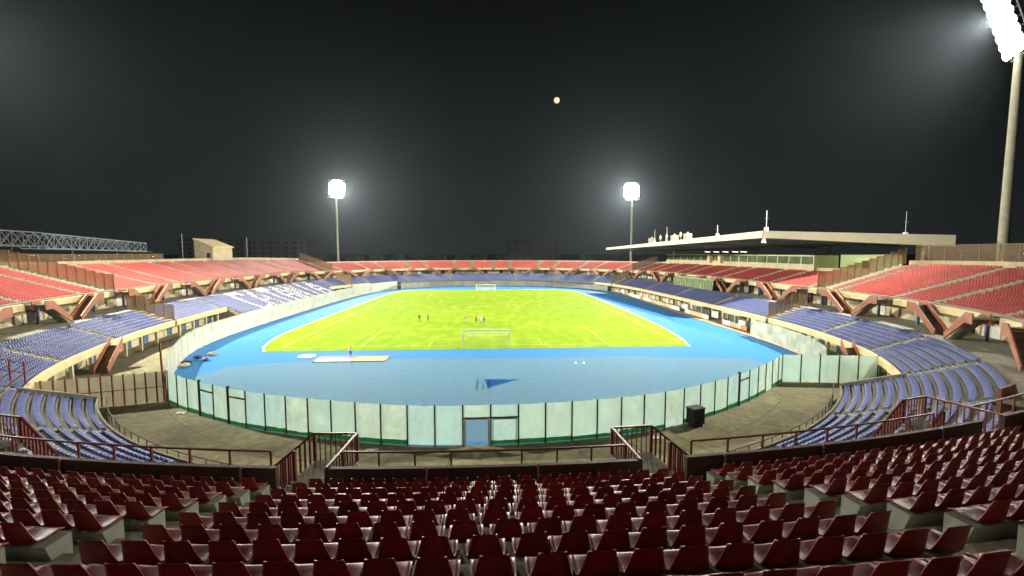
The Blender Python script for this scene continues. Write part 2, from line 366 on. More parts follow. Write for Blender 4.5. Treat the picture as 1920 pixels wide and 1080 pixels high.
def build_low(side, s0, s1, k0, parent, back=3.0):
    mb = MB(); rf = -9.4 + .8 * k0; zb = zlow(k0)
    pr = [(rf - .15, 0.0), (rf - .15, zb + .25), (rf, zb + .25), (rf, zb)] if k0 < 0 else [(rf, 2.75), (rf, zb)]
    for k in range(k0, 7): pr += [(-9.4 + .8 * (k + 1), zlow(k))] + ([(-9.4 + .8 * (k + 1), zlow(k + 1))] if k < 6 else [(-3.8, 5.27)])
    pr += [(back, 5.27), (back, 4.9)]
    pr += [(back, 0.0)] if k0 < 0 else [(-4.0, 4.7), (-9.0, 2.75)]
    rsweep(mb, side, s0, s1, pr, M_CONCD, 1.5); return mb.build('lower_terrace', parent)
def beams(side, s0, s1, r, z0, z1, parent, name, m, gaps=(), th=0.3, gw=0.68):
    cuts = [s0]
    for gq in sorted(gaps):
        if s0 < gq < s1: cuts += [gq - gw, gq + gw]
    cuts.append(s1)
    for i in range(0, len(cuts), 2):
        if cuts[i + 1] - cuts[i] > 0.3:
            mb = MB(); rsweep(mb, side, cuts[i], cuts[i + 1], lambda s: [(r - th, z0(s) if callable(z0) else z0), (r, z0(s) if callable(z0) else z0), (r, z1(s) if callable(z1) else z1), (r - th, z1(s) if callable(z1) else z1)], m, 2)
            mb.build(name, parent)
GAPS = [a for a, _ in NOTCH]
S_PAR = 50
near = stand('near_curve_stand', 'curved two tier grandstand end around the camera with dark red seats above', P(1, 0, 0, 0))
lside = stand('left_side_stand', 'long straight grandstand on the left with red seats over blue', P(-1, 110, 0, 0))
rside = stand('main_stand', 'long covered main grandstand on the right of the pitch', P(1, 110, 0, 0))
far = stand('far_curve_stand', 'low curved grandstand closing the far end behind the far goal', P(1, LEN[1], 0, 0))
for side in (1, -1):
    sd, sf, L = S_DIV[side], S_FAR[side], LEN[side]; st = rside if side > 0 else lside
    nm = 11 if side > 0 else 18
    build_upper('u', side, 0, sd, 18, near); build_upper('u', side, sd, sf, nm, st); build_upper('u', side, sf, L, 12, far)
    build_back(side, 28, sd, 18, near); build_back(side, sd + .01, sf, nm, st); build_back(side, sf + .01, L, 12, far, 0.6)
    build_low(side, 0, R(53.5) * 60, -6, near); build_low(side, R(53.5) * 60 + .01, sd, 0, near)
    if side > 0: build_low(side, sd + .01, sf, 0, st)
    else:
        a, b = s_at_y(-1, 101.8), s_at_y(-1, 161)
        build_low(side, sd + .01, a, 0, st); build_low(side, a + .01, b, -5, st); build_low(side, b + .01, sf, 0, st)
    build_low(side, sf + .01, L, 0, far)
    zf0 = lambda s: ztread(s, 0) - 1.1; zf1 = lambda s: ztread(s, 0) - 0.22
    # parapet of the near curve (dark brown panels) then the cream fascia
    beams(side, 0, S_PAR, 0.0, lambda s: ztread(s, 0) - 1.05, lambda s: ztread(s, 0) + 0.55, near, 'parapet', M_BROWN, GAPS, 0.14, 0.64)
    beams(side, S_PAR, sd - 0.7, 0.0, zf0, zf1, near, 'fascia', M_BEAM, GAPS)
    beams(side, sd + 0.7, sf - .7, 0.0, zf0, zf1, st, 'fascia', M_BEAM, GAPS)
    beams(side, sf + .7, L, 0.0, zf0, zf1, far, 'fascia', M_BEAM, GAPS)
    # lower tier fascia
    def lowf(a, b, p): beams(side, a, b, -9.405, 2.35, 3.22, p, 'fascia', M_BEAM, (), 0.3)
    lowf(R(54) * 60, sd - .4, near)
    if side > 0: lowf(sd + .4, sf - .4, st)
    else: lowf(sd + .4, s_at_y(-1, 101.4), st); lowf(s_at_y(-1, 161.4), sf - .4, st)
    lowf(sf + .4, L - 62, far)
    # wall under the lower tier, with openings and blue shutters
    for (a, b, p) in ((R(54) * 60, sd, near), (sd, sf, st), (sf, L, far)):
        mb = MB(); rsweep(mb, side, a + .1, b - .1, [(-6.5, 0), (-6.2, 0), (-6.2, 3.6), (-6.5, 3.6)], M_WALL, 3); mb.build('under_wall', p)
        s = a + 2.0
        while s < b - 2 and p is not far:
            mb = MB(); q = P(side, s, -9.2, 1.2); pn, n_ = RN(side, s); an = math.atan2(n_[1], n_[0])
            mb.box((q.x, q.y, 1.17), (0.35, 0.35, 2.34), M_WALL, an); mb.build('column', p)
            q = P(side, s + 2.2, -6.56, 1.15); mb = MB(); mb.box((q.x, q.y, 1.15), (0.08, 1.5, 2.2), M_BLUEP if side < 0 or s < sd else random.choice([M_WHITE, M_DARK, M_DARK]), an)
            mb.box((q.x - n_[0] * .06, q.y - n_[1] * .06, 2.3), (0.1, 1.7, 0.12), M_WALL, an); mb.build('shutter', p)
            s += 5.05
    # recess under the upper tier
    for (a, b, p) in ((0, sd, near), (sd, sf, st), (sf, L, far)):
        mb = MB(); rsweep(mb, side, a + .05, b - .05, [(2.9, 5.27), (3.1, 5.27), (3.1, 8.3), (2.9, 8.3)], M_WALL, 3); mb.build('concourse_wall', p)
        s = a + 1.0; i = 0
        while s < b - 1:
            if not near_notch(s, 1.0):
                an = math.atan2(RN(side, s)[1][1], RN(side, s)[1][0])
                q = P(side, s, 1.0, 6.5); mb = MB(); mb.box(q, (0.3, 0.3, 2.5), M_BLUEP, an); mb.build('post', p)
                q = P(side, s + 1.9, 2.84, 6.3); mb = MB(); mb.box(q, (0.1, 1.6, 2.0), random.choice([M_DARK, M_DARK, M_WHITE]), an); mb.build('opening', p)
            s += 5.05 if p is far else 4.04
# flight of stairs at every notch
def stairs_at(side, s, dr, parent, near_rails):
    c = s + dr * 6.25; z0 = ztread(s, 0) - 0.32; z1 = 5.28; s_a, s_b = s + dr * 0.7, s + dr * 5.0
    mb = MB(); pr = [(-2.3, z0 - .2), (-0.01 if near_rails else -0.31, z0 - .2), (-0.01 if near_rails else -0.31, z0), (-2.3, z0)]
    a, b = sorted((s - .68, s + .68)); rsweep(mb, side, a, b, pr, M_CONCD, 0.7)
    n = 15
    for i in range(n):
        sa, sb = sorted((s_a + (s_b - s_a) * i / n, s_a + (s_b - s_a) * (i + 1) / n)); z = z0 - (z0 - z1) * (i + 1) / n
        rsweep(mb, side, sa, sb, [(-2.25, z - .25), (-1.1, z - .25), (-1.1, z), (-2.25, z)], M_CONCD, 1)
    st = mb.build('stair_flight', parent)
    if near_rails:
        mb = MB()
        zt = ztread(s, 0) + 0.55; k = 0.92
        A = lambda ss, r, z: P(side, ss, r, z)
        edge_in = s - dr * .68
        mb.bar(A(edge_in, -2.3, zt), A(edge_in, -0.05, zt), .06, M_RAIL); mb.bar(A(edge_in, -2.3, zt), A(s_a, -2.3, zt), .06, M_RAIL)
        for rr in (-2.3, -1.05):
            mb.bar(A(s_a, rr, zt), A(s_b, rr, z1 + k), .06, M_RAIL)
            for i in range(27):
                t = i / 26; ss = s_a + (s_b - s_a) * t; mb.bar(A(ss, rr, z0 - (z0 - z1) * t), A(ss, rr, zt + (z1 + k - zt) * t), .055 if i % 13 else .09, M_RAIL)
        for i in range(12):
            mb.bar(A(edge_in, -2.3 + 2.2 * i / 11, z0), A(edge_in, -2.3 + 2.2 * i / 11, zt), .03 if i else .08, M_RAIL)
        for i in range(1, 8): ss = edge_in + (s_a - edge_in) * i / 8; mb.bar(A(ss, -2.3, z0), A(ss, -2.3, zt), .03, M_RAIL)
        mb.build('railing', parent)
    else:
        for rr in (-2.4, -1.02):
            mb = MB(); v = []
            for off in (0, .12):
                for (ss, z) in ((s - dr * .6, z0 - .75), (s_a + dr * .3, z0 - .75), (s_b + dr * .1, z1), (s_b + dr * .3, z1 + .55), (s_a + dr * .3, z0 + .42), (s - dr * .6, z0 + .42)):
                    v.append(P(side, ss, rr + off, z))
            mb.add(v, [(0, 1, 2, 3, 4, 5), (11, 10, 9, 8, 7, 6)] + [(i, (i + 1) % 6, (i + 1) % 6 + 6, i + 6) for i in range(6)], M_RUST); mb.build('stair_parapet', parent)
            if rr < -2 and side > 0 and dr > 0: mb = MB(); mb.bar(P(side, s_a + dr * .3, rr + .06, z0 + .48), P(side, s_b, rr + .06, z1 + .72), .07, M_WHITE); mb.build('handrail', parent)
for side in (1, -1):
    for s, dr in NOTCH:
        if s > LEN[side] - 6: continue
        if side > 0 and s > S_DIV[1] and s < S_FAR[1] and dr < 0 and False: continue
        p = near if s < S_DIV[side] else (far if s > S_FAR[side] else (rside if side > 0 else lside))
        stairs_at(side, s, dr, p, s < 20)
# aisle steps between the seat blocks
for side in (1, -1):
    mbs = {}
    for s, _ in NOTCH + [(S_DIV[side] - 1.1, 0), (S_FAR[side] - 1.1, 0), (S_DIV[side] + 1.1, 0)]:
        if s > LEN[side] - 1: continue
        p = near if s < S_DIV[side] else (far if s > S_FAR[side] else (rside if side > 0 else lside))
        mb = mbs.setdefault((p.name, s), (MB(), p))[0]; wd = .55 if abs(s - S_DIV[side]) > 1.2 or s > S_DIV[side] else .85; sm = M_CONC if wd < .6 else M_PLINTH
        for m in range(1, rows_up(side, s)):
            rsweep(mb, side, s - wd, s + wd, [(.26 + .8 * m - .4, ztread(s, m - 1) + .004), (.25 + .8 * m + .01, ztread(s, m - 1) + .004), (.25 + .8 * m + .01, ztread(s, m - 1) + .16), (.26 + .8 * m - .4, ztread(s, m - 1) + .16)], sm, 2)
    for s in LOW_AISLES:
        p = near if s < S_DIV[side] else (rside if side > 0 else lside); mb = mbs.setdefault((p.name, s, 0), (MB(), p))[0]
        if s > S_FAR[side]: continue
        for k in range(-5 if s < R(53) * 60 else 1, 7):
            rsweep(mb, side, s - .5, s + .5, [(-9.4 + .8 * k - .4, zlow(k - 1) + .004), (-9.4 + .8 * k + .01, zlow(k - 1) + .004), (-9.4 + .8 * k + .01, zlow(k - 1) + .16), (-9.4 + .8 * k - .4, zlow(k - 1) + .16)], M_CONC, 2)
    for mb, p in mbs.values():
        if mb.v: mb.build('aisle_steps', p)
# bench plinths under the near seats
# foreground block limits in metres along the front (signed s); seats stand at the same angle in every row
NB = [(-48, -31.0), (-29.6, -18.0), (-16.7, -5.35), (-4.2, 4.6), (5.75, 16.6), (18.0, 29.7), (31.1, 48)]
def PS(s, r, z): return P(1 if s >= 0 else -1, abs(s), r, z)
mb = MB()
for a, b in NB:
    for m in range(0, 12):
        st = stations(a, b, 1.0); mb.sweep([[PS(s, .52 + .8 * m, ztread(s, m)), PS(s, .76 + .8 * m, ztread(s, m)), PS(s, .88 + .8 * m, ztread(s, m) + .385), PS(s, .52 + .8 * m, ztread(s, m) + .385)] for s in st], M_PLINTH)
mb.build('seat_plinth', near)
# thin joint posts on the parapet
for s in (-22, -11.5, -8.5 + 0.6, 2.3 + 1.4, -1.2, 2.6, 8.5, 12.4, 22):
    pass
mb = MB()
for s in (-26, -21, -11.6, -6.4, -1.55, 1.35, 6.6, 9.8, 14.6, 21, 26): a = PS(s, .035, ztread(s, 0) + .62); b = PS(s, .035, ztread(s, 0) - .3); mb.bar(a, b, .05, M_STEEL); mb.build('parapet_post', near); mb = MB()

# ledge and rail in front of the parapet
for side in (1, -1):
    for a, b in ((0, 4.1), (6.2, 16.0), (18.2, 23.5), (25, 47)):
        rr = -1.0; mb = MB(); zt = lambda s: ztread(s, 0) + .55
        rsweep(mb, side, max(a, 0.0), b, lambda s: [(-1.1, ztread(s, 0) - .75), (-.145, ztread(s, 0) - .75), (-.145, ztread(s, 0) - .6), (-1.1, ztread(s, 0) - .6)], M_CONCD, 1.5)
        mb.build('ledge', near)
        mb = MB(); st = stations(a, b, 1.31)
        for q, t in zip(st, st[1:]): mb.bar(P(side, q, rr, zt(q)), P(side, t, rr, zt(t)), .05, M_RAIL)
        for q in st[(1 if a == 0 else 0):]: mb.bar(P(side, q, rr, zt(q) - 1.2), P(side, q, rr, zt(q)), .05, M_RAIL)
        mb.build('guard_rail', near)
# red rail along the near edge of the left lower terrace and on both walls
for side in (1, -1):
    mb = MB(); s = R(53.5) * 60 
    for k in range(-6, 2):
        q = P(side, s, -9.4 + .8 * k, zlow(k)); 
    # end wall of the sunken rows
    v = [P(side, s - d, r, z) for d in (0, .35) for r, z in ((-14.3, 0), (-9.2, 0), (-9.2, 3.5), (-14.3, 1.65))]
    mb.hexa([v[0], v[1], v[5], v[4], v[3], v[2], v[6], v[7]], M_CONCD); mb.build('end_wall', near)
    mb = MB()
    for z in (0.95, 1.75): 
        st = stations(18, s, 2.0)
        for a, b in zip(st, st[1:]): mb.bar(P(side, a, -14.9, z - .3), P(side, b, -14.9, z - .3), .05, M_POST)
    for a in st: mb.bar(P(side, a, -14.9, 0), P(side, a, -14.9, 1.45), .05, M_POST)
    mb.build('ground_rail', near)
    # flight along the front of the lower tier down to the ground, with red brown side plates
    st0 = R(79 if side < 0 else 72) * 60; mb = MB()
    for i in range(14):
        sa, sb = st0 - .33 * (i + 1), st0 - .33 * i; z = 3.05 - .21 * (i + 1); rsweep(mb, side, sa, sb, [(-11.0, max(0, z - .3)), (-9.75, max(0, z - .3)), (-9.75, z), (-11.0, z)], M_CONC, 1)
    mb.build('ground_stair', near)
    for rr in (-11.1, -9.74):
        mb = MB(); v = [P(side, q, rr + o, z) for o in (0, .09) for q, z in ((st0 + .3, 2.7), (st0 - 4.7, 0), (st0 - 4.9, .9), (st0 + .3, 3.9))]
        mb.hexa([v[0], v[1], v[5], v[4], v[3], v[2], v[6], v[7]], M_RUST); mb.build('stair_parapet', near)
# red post fence beside the aisle of the left lower tier
t = empty('gate_fence', P(-1, R(56.5) * 60, -6.5, 4.2), 'open red post and rail fence crossing the blue rows at far left', 'fence'); sg_ = R(56.5) * 60
for i in range(7):
    r_ = -9.3 + .92 * i; z = zlow((r_ + 9.4) / .8); mb = MB(); mb.bar(P(-1, sg_, r_, z - .3), P(-1, sg_, r_, z + 2.1), .11, M_RAIL); mb.build('post', t)
    if i < 6:
        z2 = zlow((r_ + .92 + 9.4) / .8)
        for h in (1.0, 1.95): mb = MB(); mb.bar(P(-1, sg_, r_, z + h), P(-1, sg_, r_ + .92, z2 + h), .06, M_RAIL); mb.build('rail', t)

# ================================================================ RADIAL DIVIDERS (brown panels on posts)
def divider(side, s, label, lo=True):
    t = empty('divider_fence', P(side, s, 0, 8), label, 'fence', 'brown panelled fences climbing the stands')
    n = rows_up(side, s - 2) ; m = max(n, rows_up(side, s + 2)); fine_ = abs(s) < 110
    step = 1.25
    def run(r0, r1, zf):
        k = int((r1 - r0) / step)
        for i in range(k + 1):
            r = r0 + (r1 - r0) * i / k; a = P(side, s, r, zf(r)); mb = MB(); mb.bar(a, a + Vector((0, 0, 2.9)), .15, M_BPOST); mb.build('post', t)
            if i < k:
                b = P(side, s, r + (r1 - r0) / k, 0); z = zf(r + .5 * step); mb = MB(); a2 = Vector((a.x, a.y, 0)); d = (b - a2); a3 = a2 + d * .1; b3 = a2 + d * .9
                for q0, q1, m_, th in ((z + .15, z + 2.7, M_BPANEL, .03),):
                    mb.bar(Vector((a3.x, a3.y, (q0 + q1) / 2)), Vector((b3.x, b3.y, (q0 + q1) / 2)), th, m_, q1 - q0)
                mb.bar(Vector((a3.x, a3.y, z + 2.74)), Vector((b3.x, b3.y, z + 2.74)), .07, M_BPOST); mb.build('panel', t)
    run(-.6, 1.0 + .8 * m, lambda r: ztread(s, max(0, (r - .6) / .8)))
    if lo: run(-9.4, -2.4, lambda r: zlow(min(6, (r + 9.4) / .8)))
divider(-1, S_DIV[-1], 'tall brown panelled fence climbing the stairs between the two left red seat blocks')
divider(1, S_DIV[1], 'brown panelled fence climbing beside the white steps right of the main stand')
divider(-1, S_FAR[-1], 'distant brown fence between the left stand and the far curve')
divider(1, S_FAR[1], 'distant brown fence between the main stand and the far curve')

# top fences behind the seats
def topfence(side, s0, s1, n, label, h=2.6, base=.9, m=M_DMESH, pm=M_BPOST, step=2.6):
    rb = 1.05 + .8 * (n - 1) + 1.55; t = empty('top_fence', P(side, s0, rb, 13), label, 'fence')
    st = stations(s0, s1, step)
    for a, b in zip(st, st[1:]):
        za = ztread(a, n - 1) + base; p, q = P(side, a, rb, za), P(side, b, rb, za)
        mb = MB(); mb.bar(p, p + Vector((0, 0, h)), .12, pm); mb.build('post', t)
        mb = MB(); u = Vector((0, 0, h / 2)); mb.bar(p + u, q + u, .03, m, h - .1); mb.bar(p + 2 * u, q + 2 * u, .06, pm); mb.build('panel', t)
topfence(1, 58, S_DIV[1] - 1, 18, 'tall brown mesh fence on the wall behind the top red row at right')
topfence(-1, 62, S_DIV[-1] - 1, 18, 'brown mesh fence on the wall behind the nearer left red block', h=1.6)
topfence(-1, S_DIV[-1] + 1, s_at_y(-1, 122), 18, 'low brown mesh fence on the wall of the long left stand under the truss', h=1.3, base=.95)

# ================================================================ SEATS
def chair_shell(kind):
    """Moulded bucket: returns MB pieces (seat, backrest); +y is the way the sitter faces, origin on the plinth top under the backrest."""
    # profile (y, z, half width, edge lift)
    back = [(0, 0, 0, 0), (-.088, .405, .132, .0), (-.070, .395, .138, .004), (-.052, .31, .157, .014), (-.036, .22, .176, .022), (-.016, .13, .196, .03), (.008, .055, .212, .034)]
    seat = [(.008, .055, .212, .034), (.05, .03, .224, .042), (.12, .026, .234, .042), (.20, .034, .238, .036), (.28, .046, .238, .024), (.355, .056, .232, .008), (.385, .05, .224, .0), (.39, .01, .218, .0)]
    out = []
    for prof in (back[1:], seat):
        mb = MB(); N = 9; grid = []; nrm = []
        for i, (y, z, hw, lift) in enumerate(prof):
            a = prof[max(0, i - 1)]; b = prof[min(len(prof) - 1, i + 1)]; ty, tz = b[0] - a[0], b[1] - a[1]; q = math.hypot(ty, tz); ny, nz = -tz / q, ty / q
            row = []
            for j in range(N):
                u = -1 + 2 * j / (N - 1); x = hw * u; l_ = lift * (abs(u) ** 3) - .010 * (1 - u * u)
                if i == 0 and prof is not seat: l_ = 0; 
                row.append(Vector((x, y + ny * l_, z + nz * l_ - (0.010 * u ** 6 if (prof is not seat and i == 0) else 0))))
            grid.append(row); nrm.append(Vector((0, ny, nz)))
        th = .012; vs = [p for r_ in grid for p in r_] + [p - nrm[i] * th for i, r_ in enumerate(grid) for p in r_]; K = len(prof); o = K * N; fs = []
        for i in range(K - 1):
            for j in range(N - 1):
                a = i * N + j; fs.append((a, a + 1, a + N + 1, a + N)); fs.append((a + o, a + N + o, a + N + 1 + o, a + 1 + o))
        for i in range(K - 1):
            a = i * N; fs.append((a, a + N, a + N + o, a + o)); a = i * N + N - 1; fs.append((a, a + o, a + N + o, a + N))
        for j in range(N - 1):
            fs.append((j, j + o, j + 1 + o, j + 1)); a = (K - 1) * N + j; fs.append((a, a + 1, a + 1 + o, a + o))
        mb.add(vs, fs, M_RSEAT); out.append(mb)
    return out
_sh = chair_shell(0)
LOWSEAT_V = [(-.21, .38, .0), (.21, .38, .0), (.21, .02, .0), (-.21, .02, .0), (-.21, .38, .06), (.21, .38, .06), (.20, .04, .05), (-.20, .04, .05),
             (-.15, -.05, .31), (.15, -.05, .31), (.15, -.08, .31), (-.15, -.08, .31), (.20, 0.0, .0), (-.20, 0.0, .0)]
LOWSEAT_F = [(4, 5, 6, 7), (0, 1, 5, 4), (1, 2, 6, 5), (3, 0, 4, 7), (7, 6, 9, 8), (8, 9, 10, 11), (10, 12, 13, 11), (6, 12, 10, 9), (13, 7, 8, 11)]

FONT = {'C': ["#####", "#...#", "#....", "#....", "#....", "#....", "#....", "#....", "#....", "#...#", "#####"],
        'A': ["..#..", ".###.", ".#.#.", "##.##", "#...#", "#...#", "#####", "#...#", "#...#", "#...#", "#...#"],
        'T': ["#####", "#####", "..#..", "..#..", "..#..", "..#..", "..#..", "..#..", "..#..", "..#..", "..#.."],
        'N': ["#...#", "##..#", "##..#", "#.#.#", "#.#.#", "#.#.#", "#.#.#", "#..##", "#..##", "#...#", "#...#"],
        'I': ["..#..", "..#..", "..#..", "..#..", "..#..", "..#..", "..#..", "..#..", "..#..", "..#..", "..#.."]}
S_L0, S_L1 = s_at_y(-1, 111.5), s_at_y(-1, 159)
def white_at(s, k):   # the letters run along the left lower tier, top at the top row
    if not (S_L0 < s < S_L1): return False
    pitch = (S_L1 - S_L0) / 7; i = int((s - S_L0) / pitch); u = (s - S_L0 - i * pitch) / pitch
    if u > 0.82: return False
    ch = "CATANIA"[i]; col = min(4, int(u / 0.82 * 5)); row = 6 - k
    row = min(10, max(0, int(row * 11 / 12)))
    return FONT[ch][row][col] == '#'
s_at_y_a, s_at_y_b = s_at_y(-1, 102.1), s_at_y(-1, 160.7)
SEATS = []   # (colour, x, y, z, facing angle, info)
def facing(side, s): n_ = RN(side, s)[1]; return math.atan2(-n_[1], -n_[0]) - math.pi / 2
def scale_at(side, s, r):
    a, b = P(side, max(0, s - .25), r, 0), P(side, min(LEN[side], s + .25), r, 0); return (b - a).length / .5
# foreground block, exact grid
for bi, (a, b) in enumerate(NB):
    for m in range(0, 12):
        r = .90 + .8 * m; sc = (60 + r) / 60; wdt = (b - a) * sc; n = max(1, int(round(wdt / .5))); ds = (b - a) / n; ph = random.uniform(-.09, .09)
        for i in range(n):
            s = a + ds * (i + .5) + ph + random.gauss(0, .006); side = 1 if s >= 0 else -1
            p = PS(s, r, ztread(s, m) + .395); SEATS.append(('dark', p, facing(side, abs(s)), ('near', bi, m, i)))
for side in (1, -1):
    for m in range(18):
        r = 1.0 + .8 * m; s = 48.2; i = 0
        while s < LEN[side] - .2:
            if m < rows_up(side, s) and not aisle_at(side, s, .78):
                SEATS.append(('red', P(side, s, r, ztread(s, m) + .04), facing(side, s), ('up', side, m, i)))
            i += 1; s += .5 / scale_at(side, s, r)
    for k in range(-6, 7):
        r = -9.4 + .8 * k + .55; s = 14.0; i = 0
        while s < LEN[side] - .2:
            ok = k >= 0 or s < R(53.2) * 60 or (side < 0 and k >= -5 and s_at_y_a < s < s_at_y_b)
            if ok and not low_aisle(side, s, .62):
                c = 'white' if side < 0 and white_at(s, k) else 'blue'
                SEATS.append((c, P(side, s, r, zlow(k) + .14), facing(side, s), ('low', side, k, i)))
            i += 1; s += .5 / scale_at(side, s, r)
import numpy as np
fwd = cam.rotation_euler.to_matrix() @ Vector((0, 0, -1)); rgt = cam.rotation_euler.to_matrix() @ Vector((1, 0, 0)); upv = rgt.cross(fwd)
def pix(p):
    d = p - EYE; k = d.dot(fwd)
    if k < .3: return None
    return 960 + 853 * d.dot(rgt) / k, 540 - 853 * d.dot(upv) / k, k
def visible(p, kind):
    q = pix(p + Vector((0, 0, .3)))
    if not q or not (-25 < q[0] < 1945 and -25 < q[1] < 1100): return None
    if kind == 'dark': return q[2] if q[2] > 2.5 else None
    # hidden behind the brown parapet?
    for i in range(1, 60):
        t = i / 60 * 0.6; x = p.x * t; y = p.y * t; rr = math.hypot(x, y - CY)
        if rr < 60.05:
            z = EYE.z + (p.z + .3 - EYE.z) * t
            return None if z < 9.55 and p.y < 60 and kind == 'blue' else q[2]
    return q[2]
def merged(name, items, hi, m, label, cat, group):
    V, F, MI, n = [], [], [], 0; o = 0; loops = []
    src = []
    for pcs in ([[(mb.v, mb.f) for mb in _sh], [(LOWSEAT_V, LOWSEAT_F)]]):
        vv = np.concatenate([np.array([tuple(p) for p in v]) for v, f in pcs]); ff = []; k = 0
        for v, f in pcs: ff += [tuple(i + k for i in t) for t in f]; k += len(v)
        src.append((vv, np.array(ff)))
    allv, allf = [], []
    for c, p, a, info in items:
        vv, ff = src[0] if hi(p) else src[1]; j = random.gauss(0, .012); ca, sa = math.cos(a + j), math.sin(a + j)
        q = np.stack([vv[:, 0] * ca - vv[:, 1] * sa + p.x, vv[:, 0] * sa + vv[:, 1] * ca + p.y, vv[:, 2] + p.z], 1)
        allv.append(q); allf.append(ff + o); o += len(vv)
    Vv = np.concatenate(allv); Ff = np.concatenate(allf)
    me = bpy.data.meshes.new(name); me.vertices.add(len(Vv)); me.vertices.foreach_set('co', Vv.ravel().astype('f4'))
    me.loops.add(Ff.size); me.loops.foreach_set('vertex_index', Ff.ravel().astype('i4')); me.polygons.add(len(Ff))
    me.polygons.foreach_set('loop_start', np.arange(0, Ff.size, 4, dtype='i4')); me.polygons.foreach_set('loop_total', np.full(len(Ff), 4, dtype='i4'))
    me.materials.append(m)
    if m is M_RSEATF:
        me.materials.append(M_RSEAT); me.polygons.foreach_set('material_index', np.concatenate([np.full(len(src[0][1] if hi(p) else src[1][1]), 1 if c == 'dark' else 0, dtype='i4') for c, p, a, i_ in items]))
    me.update(); me.validate()
    ob = bpy.data.objects.new(name, me); COL.objects.link(ob); return tag(ob, label, cat, group, 'stuff')
ORD = lambda n: f"{n}{'th' if 10 < n % 100 < 14 else {1: 'st', 2: 'nd', 3: 'rd'}.get(n % 10, 'th')}"
def proto_chair(hi, m, name):
    root = bpy.data.objects.new(name, None); COL.objects.link(root); root.empty_display_size = .2
    if hi:
        for mb, nm_ in zip(_sh, ('seat', 'backrest') if False else ('backrest', 'seat')):
            o = mb.build(nm_, root, smooth=True, fix=False); o.data.materials[0] = m
    return root
def low_mesh(m, name):
    mb = MB(); mb.add(LOWSEAT_V, LOWSEAT_F, m); o = mb.build(name); return o
def near_label(info):
    _, b, m, i = info
    blk = {1: 'far left block', 2: 'left block', 3: 'centre block', 4: 'right block', 5: 'far right block', 0: 'outer left block', 6: 'outer right block'}[b]
    return f"glossy dark red seat, {blk}, {ORD(m + 1)} row behind the parapet, {ORD(i + 1)} from its left"
def low_label(info, col):
    _, side, k, i = info
    if col == 'white': return f"white seat in the left stand lettering, {ORD(7 - k)} row from the top, {ORD(i)} along"
    return f"blue seat on the {'right' if side > 0 else 'left'} lower curve, {ORD(k + 7)} row from the front, {ORD(i + 1)} along"
reds = [s for s in SEATS if s[0] in ('dark', 'red')]; blues = [s for s in SEATS if s[0] == 'blue']; whites = [s for s in SEATS if s[0] == 'white']
def pick(items, n, kind):
    c = []
    for i, s in enumerate(items):
        q = visible(s[1], kind if s[0] != 'red' else 'red')
        if q: c.append((q, i))
    c.sort(); ch = {i for _, i in c[:n]}; return [items[i] for i in range(len(items)) if i in ch], [items[i] for i in range(len(items)) if i not in ch]
r_in, r_out = pick([s for s in reds if s[0] == 'dark'], 300, 'dark'); r_out += [s for s in reds if s[0] == 'red']
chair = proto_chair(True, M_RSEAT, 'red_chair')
for j, (c, p, a, info) in enumerate(r_in):
    o = chair if j == 0 else copy_tree(chair)
    o.location = p; o.rotation_euler = (random.gauss(0, .008), 0, a + random.gauss(0, .012)); tag(o, near_label(info), 'seat', 'red seats of the upper tier')
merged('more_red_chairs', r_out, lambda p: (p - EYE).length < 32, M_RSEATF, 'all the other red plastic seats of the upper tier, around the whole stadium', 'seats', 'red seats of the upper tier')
for items, kind, m, nm_, grp, lab in ((blues, 'blue', M_BSEAT, 'blue_chair', 'blue seats of the lower tier', 'all the other blue plastic seats of the lower tier, around the whole stadium'),
                                     (whites, 'white', M_WSEAT, 'white_chair', 'white seats that spell the word on the left stand', 'the other white plastic seats in the left stand lettering')):
    a_, b_ = pick(items, 300, kind); pr = low_mesh(m, nm_)
    for j, (c, p, a, info) in enumerate(a_):
        o = pr if j == 0 else pr.copy()
        if j: COL.objects.link(o)
        o.location = p; o.rotation_euler = (0, 0, a); tag(o, low_label(info, kind), 'seat', grp)
    if b_: merged('more_' + nm_ + 's', b_, lambda p: False, m, lab, 'seats', grp)

# ================================================================ FENCES AROUND THE TRACK
def arclen(pts): 
    L_ = [0]
    for a, b in zip(pts, pts[1:]): L_.append(L_[-1] + math.dist(a, b))
    return L_
def at(pts, L_, d):
    for i in range(len(L_) - 1):
        if L_[i + 1] >= d or i == len(L_) - 2: t = (d - L_[i]) / (L_[i + 1] - L_[i]); a, b = pts[i], pts[i + 1]; return Vector((a[0] + (b[0] - a[0]) * t, a[1] + (b[1] - a[1]) * t, 0))
LNF = arclen(NEARF)
mid = min(range(len(NEARF)), key=lambda i: abs(NEARF[i][0] + 1.85) + abs(NEARF[i][1] - 35)); d0 = LNF[mid] + (-1.85 - NEARF[mid][0])
fence = empty('screen_fence', (0, 34.95, 0), 'tall pale green film fence with dark posts round the near end of the track', 'fence')
cuts = [d0]
while cuts[-1] + 2.19 < LNF[-1]: cuts.append(cuts[-1] + 2.19)
cuts.append(LNF[-1]); lo = [d0]
while lo[-1] - 2.19 > 0: lo.append(lo[-1] - 2.19)
lo.append(0); cuts = lo[::-1][:-1] + cuts
H_F = 3.28
